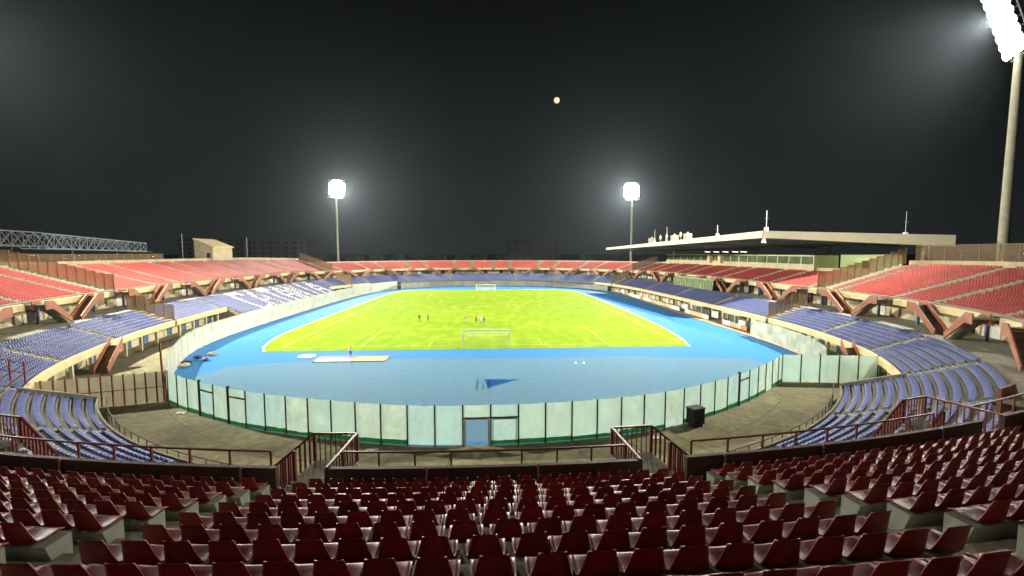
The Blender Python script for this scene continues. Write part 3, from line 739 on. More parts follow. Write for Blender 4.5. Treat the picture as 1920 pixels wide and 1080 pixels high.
def wrinkle(mb, a, b, z0, z1, m, amp=.03, nx=8, nz=7):
    d = b - a; nn_ = Vector((d.y, -d.x, 0)).normalized(); vs = []; fs = []; ph = random.random() * 6; ph2 = random.random() * 6; f1 = random.uniform(4, 9)
    for i in range(nx + 1):
        for j in range(nz + 1):
            u, v = i / nx, j / nz; w_ = math.sin(f1 * u + 3 * v + ph) * math.sin(5 * v - 2 * u + ph2) * amp * math.sin(math.pi * u) 
            sag = -.05 * math.sin(math.pi * u) * v
            vs.append(a + d * u + nn_ * w_ + Vector((0, 0, z0 + (z1 - z0) * v + sag)))
    for i in range(nx):
        for j in range(nz): k = i * (nz + 1) + j; fs.append((k, k + nz + 1, k + nz + 2, k + 1))
    mb.add(vs, fs, m)
gates = {}
for i, (a, b) in enumerate(zip(cuts, cuts[1:])):
    pa, pb = at(NEARF, LNF, a), at(NEARF, LNF, b); xm = (pa.x + pb.x) / 2
    gate = abs(xm + 25.7) < 1.1 or abs(xm + 21.6) < 1.1 or abs(xm - 26.1) < 1.0
    mb = MB(); th = .11 if not gate else .2; col = M_POST if abs(xm) < 30 else M_RAIL
    mb.bar(pa, pa + Vector((0, 0, H_F + (.15 if gate else 0))), th, col); mb.build('post', fence)
    if -1.9 < pa.x < -1.7:      # open doorway of the central gate
        mb = MB(); mb.bar(pa + Vector((0, 0, 2.22)), pb + Vector((0, 0, 2.22)), .1, M_RAIL); wrinkle(mb, pa + Vector((.06, 0, 0)), pb - Vector((.06, 0, 0)), 2.28, H_F, M_FENCEP); mb.build('panel', fence)
        mb = MB(); 
        for x in (pa + Vector((.16, -.02, 0)), pb + Vector((-.16, -.02, 0))): mb = MB(); mb.bar(x, x + Vector((0, 0, 2.1)), .14, M_WHITE); mb.build('door_jamb', fence)
        mb = MB(); mb.bar(pa + Vector((.16, -.02, 2.12)), pb + Vector((-.16, -.02, 2.12)), .08, M_WHITE); mb.build('door_lintel', fence); continue
    mb = MB(); d = (pb - pa); a2, b2 = pa + d * .02, pb - d * .02; gb = random.uniform(.28, .42) if random.random() < .88 else .02
    if abs(xm + 5.3) < 1.2 or abs(xm + 3.1) < 1.2: gb = 0.05
    film = FILMS[1] if abs(xm + 5.3) < 1.2 or abs(xm + 3.1) < 1.2 else random.choice([FILMS[0], FILMS[0], FILMS[1], FILMS[2]])
    wrinkle(mb, a2, b2, gb + .02, H_F - .02, film, random.uniform(.03, .09), 10, 9)
    mb.build('panel', fence)
    if gb > .1: mb = MB(); mb.bar(a2 + Vector((0, 0, gb / 2 + .05)), b2 + Vector((0, 0, gb / 2 + .05)), .03, M_GREENB, gb); mb.build('green_base_strip', fence)
    if gate or .2 < pa.x < .5:
        mb = MB(); zt = 2.5 if gate else 2.22; mb.bar(pa + Vector((0, -.02, zt)), pb + Vector((0, -.02, zt)), .12, col); mb.build('gate_bar', fence)
        if not gate:
            mb = MB()
            for x in (pa + d * .08, pb - d * .08): mb.bar(x + Vector((0, -.05, .1)), x + Vector((0, -.05, 2.15)), .06, M_GREENB)
            mb.bar(pa + d * .08 + Vector((0, -.05, 2.1)), pb - d * .08 + Vector((0, -.05, 2.1)), .06, M_GREENB); mb.build('gate_leaf', fence)
mb = MB(); mb.bar(at(NEARF, LNF, LNF[-1]), at(NEARF, LNF, LNF[-1]) + Vector((0, 0, H_F)), .12, M_POST); mb.build('post', fence)
def panel_fence(name, pts, n, h, pm, post, label, midrail=False, amp=.02, thick=.1, top=False, z0=.05):
    t = empty(name, (*pts[0], 0), label, 'fence'); L_ = arclen(pts)
    for i in range(n + 1):
        a = at(pts, L_, L_[-1] * i / n); mb = MB(); mb.bar(a, a + Vector((0, 0, h + .05)), thick, post); mb.build('post', t)
        if i < n:
            b = at(pts, L_, L_[-1] * (i + 1) / n); mb = MB(); wrinkle(mb, a, b, z0, h, pm, amp)
            if midrail: mb.bar(a + Vector((0, -.04, h * .5)), b + Vector((0, -.04, h * .5)), .06, post); 
            if top: mb.bar(a + Vector((0, 0, h)), b + Vector((0, 0, h)), .05, post)
            mb.build('panel', t)
    return t
M_CREAMP = mat('cream_panel', (0.50, 0.46, 0.32), 0.7, 0.12, 0.6, trans=0.3)
panel_fence('wing_fence', [(-32.6, 47.6), (-43.6, 43.9)], 13, 3.1, M_CREAMP, M_RAIL, 'cream panelled fence with red posts joining the left stand to the track fence', True)
panel_fence('wing_fence', [(34.6, 50.5), (45.2, 49.2)], 5, 3.3, M_FENCEP, M_POST, 'short pale green panel fence joining the right stand to the track fence', False)
panel_fence('net_fence', SIDEL[1:72], 42, 3.3, M_NET, M_STEEL, 'long whitish netted fence along the left side of the blue track', amp=.14, thick=.07, top=True)
panel_fence('net_fence', SIDER[6:26], 8, 3.2, M_NET, M_STEEL, 'sagging whitish sheet fence at the near right corner of the track', amp=.25, thick=.07)
FARP = SIDEL[72:] + SIDER[::-1][1:-54]
M_FARF = mat('far_fence_panel', (0.34, 0.34, 0.28), 0.8, 0.25, 0.25, trans=0.2)
panel_fence('far_fence', FARP, 44, 2.5, M_FARF, M_STEEL, 'grey panelled fence behind the far goal, closing the end of the track', amp=.03, thick=.08, top=True)
# leaning red post with brace at the left corner
t = empty('red_mast', (-32.7, 47.3, 0), 'tall red post with a slanting brace at the left corner of the track fence', 'post')
mb = MB(); mb.bar((-32.75, 47.35, 0), (-33.1, 47.6, 6.1), .14, M_RAIL); mb.build('post', t); mb = MB(); mb.bar((-32.9, 47.4, 3.4), (-30.9, 45.3, 0), .12, M_RAIL); mb.build('brace', t)

# ================================================================ FLOODLIGHT TOWERS
def lamp_mb():
    mb = MB(); mb.tube((0, .0, 0), (0, -.45, 0), .76, .36, M_HOUSING, 10); mb.tube((0, .03, 0), (0, .005, 0), .74, .74, M_LAMP, 10); mb.box((0, -.55, 0), (.1, .2, .3), M_HOUSING); return mb
LAMP0 = None
def tower(x, y, hp, nx, ny, wd, ht, tilt, label, rp=.85, rt=.55, power=1.0, radius=.62):
    global LAMP0
    an = math.atan2(126 - y, -x); rz = an - math.pi / 2     # +y local looks at the pitch
    root = empty('floodlight_tower', (x, y, 0), label, 'floodlight', 'four floodlight towers at the corners')
    mb = MB(); mb.tube((x, y, 0), (x, y, hp), rp, rt, M_POLE, 16); mb.build('pole', root)
    head = bpy.data.objects.new('lamp_head', None)
    bot = Matrix.Translation((x, y, hp)) @ Matrix.Rotation(rz, 4, 'Z') @ Matrix.Rotation(-tilt, 4, 'X')
    mb = MB()
    for i in range(ny): z = ht * (i + .5) / ny; mb.bar(bot @ Vector((-wd / 2, -.3, z)), bot @ Vector((wd / 2, -.3, z)), .12, M_STEEL)
    for xx in (-wd / 2, -wd / 6, wd / 6, wd / 2): mb.bar(bot @ Vector((xx, -.38, -.3)), bot @ Vector((xx, -.38, ht)), .16, M_STEEL)
    mb.bar(bot @ Vector((-wd / 2, -.6, -.2)), bot @ Vector((wd / 2, -.6, -.2)), .5, M_STEEL)
    frame = mb.build('lamp_frame', root)
    for i in range(nx):
        for j in range(ny):
            if nx == ny and i in (0, nx - 1) and j in (0, ny - 1): continue
            M = bot @ Matrix.Translation((wd * ((i + .5) / nx - .5), .45, ht * (j + .5) / ny)) @ Matrix.Rotation(R(-8), 4, 'X')
            if LAMP0 is None: o = lamp_mb().build('lamp'); LAMP0 = o
            else: o = LAMP0.copy(); COL.objects.link(o)
            o.parent = frame; o.matrix_parent_inverse = Matrix(); o.matrix_basis = M
    ld = bpy.data.lights.new('floodlight_beam', 'SPOT'); ld.energy = FLOOD * power; ld.spot_size = R(114); ld.spot_blend = 1.0; ld.shadow_soft_size = radius; ld.color = (1.0, .95, .82)
    lo_ = bpy.data.objects.new('floodlight_beam', ld); COL.objects.link(lo_)
    c = bot @ Vector((0, 1.15, ht / 2)); aim = Vector((-x * .10, 126 + (y - 126) * .30, 0)); lo_.rotation_euler = (aim - c).to_track_quat('-Z', 'Y').to_euler()
    lo_.parent = root; lo_.matrix_parent_inverse = Matrix.Translation((-x, -y, 0)); lo_.location = c
    return root
tower(92.3, 76.5, 49.4, 6, 9, 6.6, 14.5, R(18), 'huge near floodlight tower at the top right with its thick pale pole')
tower(-96, 78, 46.5, 7, 9, 8.0, 14.5, R(18), 'floodlight tower beyond the left edge, lighting the stands from the left')
tower(-74.5, 235, 42.5, 6, 6, 7.5, 8.5, R(14), 'distant floodlight tower left of the moon, over the far left corner', .65, .4)
tower(76, 235, 42.5, 6, 6, 7.5, 8.5, R(14), 'distant floodlight tower right of the moon, near the end of the roof', .65, .4)
# moon

for i in range(8):
    pass
bm = bmesh.new(); bmesh.ops.create_icosphere(bm, subdivisions=3, radius=15); me = bpy.data.meshes.new('moon'); bm.to_mesh(me); bm.free()
for p_ in me.polygons: p_.use_smooth = True
me.materials.append(mat('moon_glow', (.1, .08, .06), 1, 0, 1, emit=((1.0, .58, .34), 1.15))); o = bpy.data.objects.new('moon', me); COL.objects.link(o)
dirm = (fwd * 853 + rgt * (1044 - 960) + upv * (540 - 188)).normalized(); o.location = EYE + dirm * 2600; tag(o, 'small orange moon high in the black sky', kind='structure')

# ================================================================ MAIN STAND ROOF AND PRESS BOX
roof = empty('stand_roof', (80, 90, 17), 'large pale flat roof cantilevered over the main stand on the right', 'roof')
A = Vector((59.5, 95.0, 0)); B = Vector((86.5, 79.5, 0)); C_ = Vector((50.8, 190, 0)); D_ = Vector((78, 186, 0))
za, zb_, zc, zd = 19.72, 18.3, 17.0, 17.4
def slab(mb, pts, zt, th, m): 
    b = [Vector((p.x, p.y, z - t)) for p, z, t in zip(pts, zt, th)]; t_ = [Vector((p.x, p.y, z)) for p, z in zip(pts, zt)]; mb.hexa(b + t_, m)
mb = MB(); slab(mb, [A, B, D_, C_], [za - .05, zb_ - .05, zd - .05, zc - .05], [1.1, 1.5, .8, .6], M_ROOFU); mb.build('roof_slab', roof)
def fasc(p, q, z0, z1, h0, h1, name='fascia_board'):
    d = (q - p).normalized(); n_ = Vector((d.y, -d.x, 0)) * .12; mb = MB()
    v = [Vector((p.x, p.y, z0 - h0)) + n_, Vector((q.x, q.y, z1 - h1)) + n_, Vector((q.x, q.y, z1 - h1)) - n_, Vector((p.x, p.y, z0 - h0)) - n_,
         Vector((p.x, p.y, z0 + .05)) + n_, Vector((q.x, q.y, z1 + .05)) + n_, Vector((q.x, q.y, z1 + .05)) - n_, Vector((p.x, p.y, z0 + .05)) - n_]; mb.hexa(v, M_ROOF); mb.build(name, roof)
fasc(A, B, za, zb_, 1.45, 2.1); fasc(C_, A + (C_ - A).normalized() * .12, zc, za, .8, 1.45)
mb = MB()
for t_ in (.1, .3, .5, .7, .9):
    q = A + (C_ - A) * t_; q2 = B + (D_ - B) * t_; z0 = za + (zc - za) * t_; z2 = zb_ + (zd - zb_) * t_; mb.bar((q.x + 1, q.y, z0 - 1.3), (q2.x, q2.y, z2 - 1.7), .5, M_ROOFU)
mb.build('roof_beam', roof)
for t_ in (.04, .25, .5, .75, .97):
    q2 = B + (D_ - B) * t_ - Vector((1.2, 0, 0)); mb = MB(); mb.bar((q2.x, q2.y, 0), (q2.x, q2.y, 17), .7, M_WALL); mb.build('column', roof)
def top_at(px, py, along):  # a point over the roof's front edge seen in that direction
    pass
def rooftop(kind, t_, inset, label):
    q = A + (C_ - A) * t_; z = za + (zc - za) * t_ + .0; x, y = q.x + inset, q.y; mb = MB()
    if kind == 'box':
        t = empty('roof_unit', (x, y, z), label, 'machine'); mb.box((x, y, z + .95), (1.6, 2.2, 1.8), M_WALL); mb.build('casing', t); mb = MB(); mb.box((x - .84, y - .1, z + 1.0), (.08, 1.3, 1.1), M_STEEL); mb.tube((x, y, z + 1.85), (x, y, z + 2.3), .3, .3, M_STEEL); mb.build('grille', t)
    elif kind == 'dish':
        t = empty('satellite_dish', (x, y, z), label, 'dish'); mb.tube((x, y, z), (x, y, z + 1.4), .1, .1, M_STEEL); mb.build('mast', t); mb = MB()
        rings = [[Vector((x - .1 - .35 * (1 - r_ * r_) * -1, y, z + 1.7)) + Vector((0, math.cos(a_) * r_ * .8, math.sin(a_) * r_ * .8)) for a_ in [2 * math.pi * i / 12 for i in range(12)]] for r_ in (.02, .5, 1.0)]
        mb.sweep(rings, M_WHITE, True, False); mb.sweep([[p + Vector((.05, 0, 0)) for p in r_] for r_ in rings], M_WHITE, True, False); mb.build('dish', t)
    else:
        t = empty('roof_antenna', (x, y, z), label, 'antenna'); mb.tube((x, y, z), (x, y, z + kind), .14 if kind > 5 else .07, .06, M_WHITE, 8); mb.build('mast', t); mb = MB(); mb.tube((x, y, z), (x, y, z + .8), .45, .4, M_WHITE); mb.build('base', t)
        if kind < 4.9: mb = MB(); mb.bar((x, y - .7, z + kind * .6), (x, y + .7, z + kind * .6), .05, M_STEEL); mb.build('crossbar', t)
rooftop('dish', .535, 2, 'white dish near the middle of the roof edge, left of the boxes'); rooftop(4.5, .57, 1.6, 'thin aerial left of the white dishes on the roof')
rooftop('box', .60, 2, 'leftmost pale equipment box on the roof edge'); rooftop('dish', .48, 1.5, 'white dish between two equipment boxes on the roof'); rooftop('box', .44, 2, 'middle pale equipment box on the roof edge')
rooftop(4.6, .47, 1, 'thin aerial beside the middle equipment box'); rooftop('box', .36, 2, 'rightmost pale equipment box on the roof edge'); rooftop('dish', .385, 1.2, 'white dish just left of the rightmost roof box')
rooftop(4.4, .0, .6, 'white pole aerial on the front corner of the roof'); rooftop(3.0, .2, 1.5, 'small dark aerial on the roof between boxes and corner')
q = B + (A - B) * .22; t = empty('roof_antenna', (q.x, q.y + .6, 18.4), 'thin aerial over the roof edge towards the right floodlight', 'antenna'); mb = MB(); mb.tube((q.x, q.y + .6, 18.3), (q.x, q.y + .6, 23), .07, .05, M_STEEL, 6); mb.bar((q.x - .5, q.y + .6, 21), (q.x + .5, q.y + .6, 21), .05, M_STEEL); mb.build('mast', t); mb = MB(); mb.tube((q.x, q.y + .6, 18.3), (q.x, q.y + .6, 19), .4, .4, M_WHITE); mb.build('base', t)
t = empty('loudspeaker', (A.x + .3, A.y - .5, 17), 'white loudspeaker hanging under the roof corner', 'loudspeaker'); mb = MB(); mb.tube((A.x - .1, A.y - .4, 18.1), (A.x - .1, A.y - .4, 17.2), .25, .5, M_WHITE); mb.build('horn', t); mb = MB(); mb.tube((A.x - .1, A.y - .4, 18.4), (A.x - .1, A.y - .4, 18.0), .05, .05, M_STEEL); mb.build('bracket', t)
# press box along the back of the main stand
press = empty('press_box', (72, 98, 12), 'long glazed press box under the roof at the back of the main stand', 'press box')
s0, s1 = s_at_y(1, 95), s_at_y(1, 184 - 18)
def zb(s): return ztread(s, 10) + .1
for i, (a, b) in enumerate(zip(stations(s0, s1, 4.2), stations(s0, s1, 4.2)[1:])):
    mb = MB(); rsweep(mb, 1, a, b, lambda s: [(9.8, zb(s) - .3), (15, zb(s) - .3), (15, zb(s) + 1.5), (9.8, zb(s) + 1.5)], M_WALL if i not in (9, 10) else M_BEAM, 4); mb.build('parapet_wall', press)
    mb = MB(); rsweep(mb, 1, a + .12, b - .12, lambda s: [(9.95, zb(s) + 1.5), (10.05, zb(s) + 1.5), (10.15, zb(s) + 3.2), (10.05, zb(s) + 3.2)], M_GLASS, 4); mb.build('window', press)
    mb = MB(); mb.bar(P(1, a, 9.98, zb(a) + 1.5), P(1, a, 10.05, zb(a) + 3.25), .2, M_GWALL); mb.build('mullion', press)
mb = MB(); rsweep(mb, 1, s0, s1, lambda s: [(9.7, zb(s) + 3.22), (15.2, zb(s) + 3.22), (15.2, zb(s) + 3.5), (9.7, zb(s) + 3.5)], M_GWALL, 4); mb.build('roof', press)
mb = MB(); rsweep(mb, 1, s0 - .25, s0 - .01, lambda s: [(9.7, zb(s) - .3), (15.2, zb(s) - .3), (15.2, zb(s) + 3.5), (9.7, zb(s) + 3.5)], M_GWALL, 4); mb.build('end_wall', press)
mb = MB(); rsweep(mb, 1, S_DIV[1] + 1, s0 - .3, lambda s: [(15.6, 6), (15.9, 6), (15.9, zb(s) + 3.6), (15.6, zb(s) + 3.6)], M_GWALL, 4); o = mb.build('recess_wall', press)
mb = MB(); q = P(1, S_DIV[1] + 9, 15.5, zb(S_DIV[1]) + 1.1); mb.box(q, (.15, 1.6, 2.2), M_DARK); mb.build('doorway', press)
mb = MB()
for s in (s0 + 38, s0 + 44): mb = MB(); mb.bar(P(1, s, 9.7, zb(s) + 1), P(1, s, 9.7, zb(s) + 3.4), 1.5, M_BEAM); mb.build('pier', press)
# interior ceiling lights at the press box (lit in the photo)
for i, s in enumerate((s0 + 24, s0 + 28, s0 + 33, s0 + 38, s0 + 43)):
    t = empty('ceiling_light', P(1, s, 7.5, zb(s) + 4.3), f"{['first', 'second', 'third', 'fourth', 'fifth'][i]} small lit tube from the near end under the roof, above the press box", 'lamp', 'tube lights under the main stand roof')
    mb = MB(); mb.bar(P(1, s, 7.2, zb(s) + 4.3), P(1, s, 8.9, zb(s) + 4.2), .16, mat('tube_light', (1, 1, 1), .5, 0, 1, emit=((1, .8, .7), 2))); mb.build('tube', t); mb = MB(); mb.bar(P(1, s, 7.2, zb(s) + 4.42), P(1, s, 8.9, zb(s) + 4.32), .1, M_HOUSING); mb.build('housing', t)
# glazed vip box low in the main stand
vip = empty('glazed_booth', P(1, s_at_y(1, 124), -3, 5.3), 'glass fronted green booth in the concourse of the main stand', 'booth'); sv0, sv1 = s_at_y(1, 113), s_at_y(1, 136)
mb = MB(); rsweep(mb, 1, sv0, sv1, [(-3.5, 5.28), (-3.3, 5.28), (-3.0, 7.9), (-3.2, 7.9)], mat('booth_glass', (.16, .22, .13), .1, .4, .8), 2); mb.build('glass_front', vip)
mb = MB(); rsweep(mb, 1, sv0, sv1, [(-3.4, 7.95), (-.4, 7.95), (-.4, 8.1), (-3.4, 8.1)], M_GWALL, 2); mb.build('roof', vip); mb = MB()
for s in stations(sv0, sv1, 1.6): mb = MB(); mb.bar(P(1, s, -3.56, 5.3), P(1, s, -3.26, 7.95), .09, M_GWALL); mb.build('mullion', vip)

# ================================================================ LEFT SIDE ROOF TRUSS AND HUT
truss = empty('roof_truss', (-97, 128, 15), 'long grey blue lattice truss lying above the left stand', 'truss')
def lattice(mb, a, b, n, h0, h1, w_, m, t=.16):
    d = (b - a); pn = Vector((-d.y, d.x, 0)).normalized() * w_
    for o_ in (Vector((0, 0, 0)), pn):
        P0, P1 = a + o_, b + o_; mb.bar(P0, P1, t * 1.6, m); mb.bar(P0 + Vector((0, 0, h0)), P1 + Vector((0, 0, h1)), t * 1.6, m)
        for i in range(n):
            x0 = P0 + (P1 - P0) * (i / n); x1 = P0 + (P1 - P0) * ((i + 1) / n); ha = h0 + (h1 - h0) * i / n; hb = h0 + (h1 - h0) * (i + 1) / n
            mb.bar(x0, x1 + Vector((0, 0, hb)), t, m); mb.bar(x0 + Vector((0, 0, ha)), x1, t, m); mb.bar(x0, x0 + Vector((0, 0, ha)), t, m)
    for i in range(n + 1): x0 = a + d * (i / n); hh = h0 + (h1 - h0) * i / n; mb.bar(x0 + Vector((0, 0, hh)), x0 + pn + Vector((0, 0, hh)), t, m)
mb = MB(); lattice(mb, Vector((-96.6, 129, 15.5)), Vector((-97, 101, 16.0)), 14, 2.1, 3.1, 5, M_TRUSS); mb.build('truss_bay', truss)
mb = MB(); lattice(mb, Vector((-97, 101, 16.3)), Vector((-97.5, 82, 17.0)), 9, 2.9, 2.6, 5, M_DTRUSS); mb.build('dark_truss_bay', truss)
mb = MB(); mb.hexa([Vector(p) for p in ((-99, 80, 19.9), (-96.2, 80, 19.9), (-96.2, 108, 18.9), (-99, 108, 18.9), (-99, 80, 20.2), (-96.2, 80, 20.2), (-96.2, 108, 19.2), (-99, 108, 19.2))], M_DTRUSS); mb.build('canopy', truss)
for y in (84, 100, 114, 127): mb = MB(); mb.bar((-98, y, 0), (-98, y, 16.2), .5, M_DTRUSS); mb.build('column', truss)
mb = MB(); mb.bar((-96.6, 129, 15.4), (-95.8, 137, 15.3), .25, M_RUST); mb.build('overhang', truss)
hut = empty('roof_hut', (-82.5, 145, 12), 'small pale concrete hut with a sloping roof on top of the left stand', 'hut')
hx0, hx1, hy0, hy1 = -86.2, -81.0, 140.5, 151
mb = MB(); mb.add([(hx0, hy0, 12), (hx1, hy0, 12), (hx1, hy1, 12), (hx0, hy1, 12), (hx0, hy0, 18.9), (hx1, hy0, 16.6), (hx1, hy1, 16.6), (hx0, hy1, 18.9)], [(0, 1, 5, 4), (1, 2, 6, 5), (2, 3, 7, 6), (3, 0, 4, 7), (4, 5, 6, 7), (3, 2, 1, 0)], M_WALL); mb.build('wall', hut)
mb = MB(); mb.hexa([Vector(p) for p in ((hx0 - .3, hy0 - .3, 19.05), (hx1 + .4, hy0 - .3, 16.6), (hx1 + .4, hy1 + .3, 16.6), (hx0 - .3, hy1 + .3, 19.05), (hx0 - .3, hy0 - .3, 19.3), (hx1 + .4, hy0 - .3, 16.9), (hx1 + .4, hy1 + .3, 16.9), (hx0 - .3, hy1 + .3, 19.3))], M_BEAM); mb.build('roof', hut)
mb = MB(); mb.box((-82.2, hy0 - .03, 14.2), (1.1, .1, 1.6), M_DARK); mb.build('window', hut)
for x, y in ((-88, 138), (-84, 166)): mb = MB(); mb.tube((x, y, 0), (x, y, 20.5), .12, .08, M_STEEL, 6); tag(mb.build('thin_mast'), f"thin grey mast {'left' if y < 150 else 'right'} of the pale hut on the left stand", 'mast')

# ================================================================ BEYOND THE STADIUM
def block(x, y, w_, d, h, fl, nb, label):
    t = empty('apartment_building', (x, y, 0), label, 'building'); mb = MB(); mb.box((x, y, h / 2), (w_, d, h), M_FAR); mb.build('wall', t)
    mb = MB(); mb.box((x, y, h + .2), (w_ + 1, d + 1, .4), M_FAR); mb.box((x + w_ * .2, y, h + 1.4), (4, 4, 2), M_FAR); mb.build('roof', t)
    fh = h / fl
    for f in range(fl):
        if f * fh + fh < 11: continue
        for b in range(nb):
            xx = x - w_ / 2 + w_ * (b + .5) / nb; mb = MB(); mb.box((xx, y - d / 2 - .03, f * fh + fh * .55), (w_ / nb * .45, .12, fh * .5), M_WIN); mb.build('window', t)
        mb = MB(); mb.box((x, y - d / 2 - .6, f * fh + .15), (w_ * .96, 1.2, .18), M_FAR); mb.build('balcony', t)
block(-188, 330, 42, 14, 25, 8, 8, 'dim apartment block behind the left stand, left of the far left floodlight'); block(-146, 338, 38, 14, 23, 7, 7, 'lower dim apartment block just left of the far left floodlight pole'); block(36, 352, 40, 14, 25, 8, 9, 'dim apartment block in the middle distance behind the far stand')
def tree(x, y, h, r, label, seed):
    rd = random.Random(seed); t = empty('tree', (x, y, 0), label, 'tree', 'dark trees behind the far stand'); mb = MB(); mb.tube((x, y, 0), (x + .3, y, h * .55), .35, .18, M_BARK, 7)
    for i in range(5): a = rd.uniform(0, 6.28); mb.tube((x + .2, y, h * .45), (x + math.cos(a) * r * .6, y + math.sin(a) * r * .6, h * .75), .14, .05, M_BARK, 5)
    mb.build('trunk', t); mb = MB(); cl = [(rd.uniform(-.6, .6) * r, rd.uniform(-.6, .6) * r, rd.uniform(.55, .9) * h, rd.uniform(.3, .5) * r) for _ in range(12)]
    for i in range(1500):
        c = rd.choice(cl); v = Vector((rd.gauss(0, 1), rd.gauss(0, 1), rd.gauss(0, .7))).normalized() * c[3] * rd.uniform(.55, 1.15); p = Vector((x + c[0], y + c[1], c[2])) + v
        u_ = Vector((rd.gauss(0, 1), rd.gauss(0, 1), rd.gauss(0, 1))).normalized() * .38; w2 = u_.cross(Vector((rd.gauss(0, 1), rd.gauss(0, 1), rd.gauss(0, 1)))).normalized() * .24
        mb.add([p - u_, p + w2, p + u_, p - w2], [(0, 1, 2, 3)], M_LEAF)
    mb.build('crown', t, fix=False)
for i, (x, y, h, r) in enumerate([(-74, 262, 13.5, 5), (-62, 268, 15.5, 5.5), (-50, 262, 14.5, 5), (-38, 270, 16, 6), (-26, 264, 14.5, 5.5), (-14, 270, 15.5, 5.5), (-3, 266, 16, 5), (10, 272, 14, 5), (60, 270, 14, 5), (-92, 262, 15, 5)]):
    tree(x, y, h, r, f"dark tree behind the far stand, {ORD(sorted([-92, -74, -62, -50, -38, -26, -14, -3, 10, 60]).index(x) + 1)} from the left", i)

# ================================================================ ON THE FIELD
def goal(y, sg, label):
    t = empty('football_goal', (0, y, 0), label, 'goal', 'two football goals'); 
    for x in (-3.72, 3.72): mb = MB(); mb.tube((x, y, 0), (x, y, 2.5), .11, .11, M_WHITE); mb.build('goalpost', t)
    mb = MB(); mb.tube((-3.78, y, 2.5), (3.78, y, 2.5), .11, .11, M_WHITE); mb.build('crossbar', t); mb = MB(); yb = y + sg * 1.9
    for x in (-3.72, 3.72): mb.tube((x, y, 2.44), (x, yb, 1.9), .03, .03, M_STEEL, 6); mb.tube((x, yb, 1.9), (x, yb, 0), .03, .03, M_STEEL, 6); mb.tube((x, yb, .04), (x, y, .04), .03, .03, M_STEEL, 6)
    mb.build('net_support', t); mb = MB(); M_N = mesh_screen('goal_net_sg' if sg > 0 else 'goal_net', (.7, .72, .68), .5 if sg > 0 else .10)
    mb.add([(-3.7, y, 2.44), (3.7, y, 2.44), (3.7, yb, 1.9), (-3.7, yb, 1.9), (-3.7, yb, .05), (3.7, yb, .05), (-3.7, y, .05), (3.7, y, .05)], [(0, 1, 2, 3), (3, 2, 5, 4), (0, 3, 4, 6), (1, 7, 5, 2)], M_N); mb.build('net', t, fix=False)
goal(73.5, -1, 'near white football goal with its thin frame'); goal(178.4, 1, 'far white football goal with a pale net')
SKIN = mat('skin', (.35, .2, .13), .6, .1, 3)
def person(x, y, z, rz, shirt, shorts, label, run=.3, lean=0.0):
    j = {}; n = []
    def v(p, r): n.append((Vector(p), r)); return len(n) - 1
    pel = v((0, 0, .95), .13); ch = v((0, .02 + lean, 1.28), .15); nk = v((0, .03 + lean * 1.3, 1.50), .065); hd = v((0, .05 + lean * 1.4, 1.60), .095); ht = v((0, .05 + lean * 1.4, 1.72), .085)
    E_ = [(pel, ch), (ch, nk), (nk, hd), (hd, ht)]
    for sg in (-1, 1):
        f = run * sg; hp = v((sg * .10, 0, .90), .09); kn = v((sg * .11, f * .6, .50), .065); an = v((sg * .11, f * .8 - .12 * abs(run), .09), .045); to = v((sg * .12, f * .8 + .1, .04), .04)
        sh = v((sg * .19, .02 + lean, 1.42), .06); el = v((sg * .26, -f * .5, 1.16), .045); wr = v((sg * .25, -f * .5 + .16, .97), .033); ha = v((sg * .25, -f * .5 + .22, .90), .038)
        E_ += [(pel, hp), (hp, kn), (kn, an), (an, to), (ch, sh), (sh, el), (el, wr), (wr, ha)]
    me = bpy.data.meshes.new('person'); me.from_pydata([p for p, _ in n], E_, []); o = bpy.data.objects.new('person', me); COL.objects.link(o)
    sk = o.modifiers.new('skin', 'SKIN'); ly = me.skin_vertices[0] if me.skin_vertices else None
    if ly is None:
        bm_ = bmesh.new(); bm_.from_mesh(me); bm_.verts.layers.skin.verify(); bm_.to_mesh(me); bm_.free(); ly = me.skin_vertices[0]
    for i, (_, r) in enumerate(n): ly.data[i].radius = (r, r)
    ly.data[0].use_root = True
    sb = o.modifiers.new('sub', 'SUBSURF'); sb.levels = 1; sb.render_levels = 1
    dg = bpy.context.evaluated_depsgraph_get(); dg.update(); m2 = bpy.data.meshes.new_from_object(o.evaluated_get(dg)); o.modifiers.clear(); o.data = m2; m2.name = 'person'
    m2.materials.clear()
    hair = mat('hair', (.03, .02, .015), .7, .2, 3); shoe = M_DARK
    for mm in (SKIN, shirt, shorts, hair, shoe): m2.materials.append(mm)
    for p in m2.polygons:
        c = p.center; p.use_smooth = True; k = 0
        if c.z > 1.66: k = 3
        elif 1.02 < c.z < 1.47 and abs(c.x) < .27: k = 1
        elif .62 < c.z <= 1.02 and abs(c.x) < .21: k = 2
        elif c.z < .1: k = 4
        p.material_index = k
    o.location = (x, y, z); o.rotation_euler = (0, 0, rz); return tag(o, label, 'person')
T_D = mat('dark_kit', (.02, .025, .04), .8, .1, 3); T_W = mat('white_kit', (.7, .7, .68), .8, .1, 3); T_R = mat('red_kit', (.35, .05, .04), .8, .1, 3); T_P = mat('purple_kit', (.22, .16, .3), .8, .1, 3)
person(-14.5, 99.3, .04, 1.0, T_D, T_D, 'player in dark kit on the left of the grass, left of a pair'); person(-12.6, 99, .04, -2.0, T_D, T_D, 'player in dark kit facing the leftmost one on the grass', -.2)
person(-4.4, 95.8, .04, 2.4, T_P, T_W, 'player in a purplish shirt alone behind the near goal posts'); person(-2.1, 95.6, .04, 0.3, T_R, T_D, 'player in a red shirt left of the white shirted one in front of the goal', -.3)
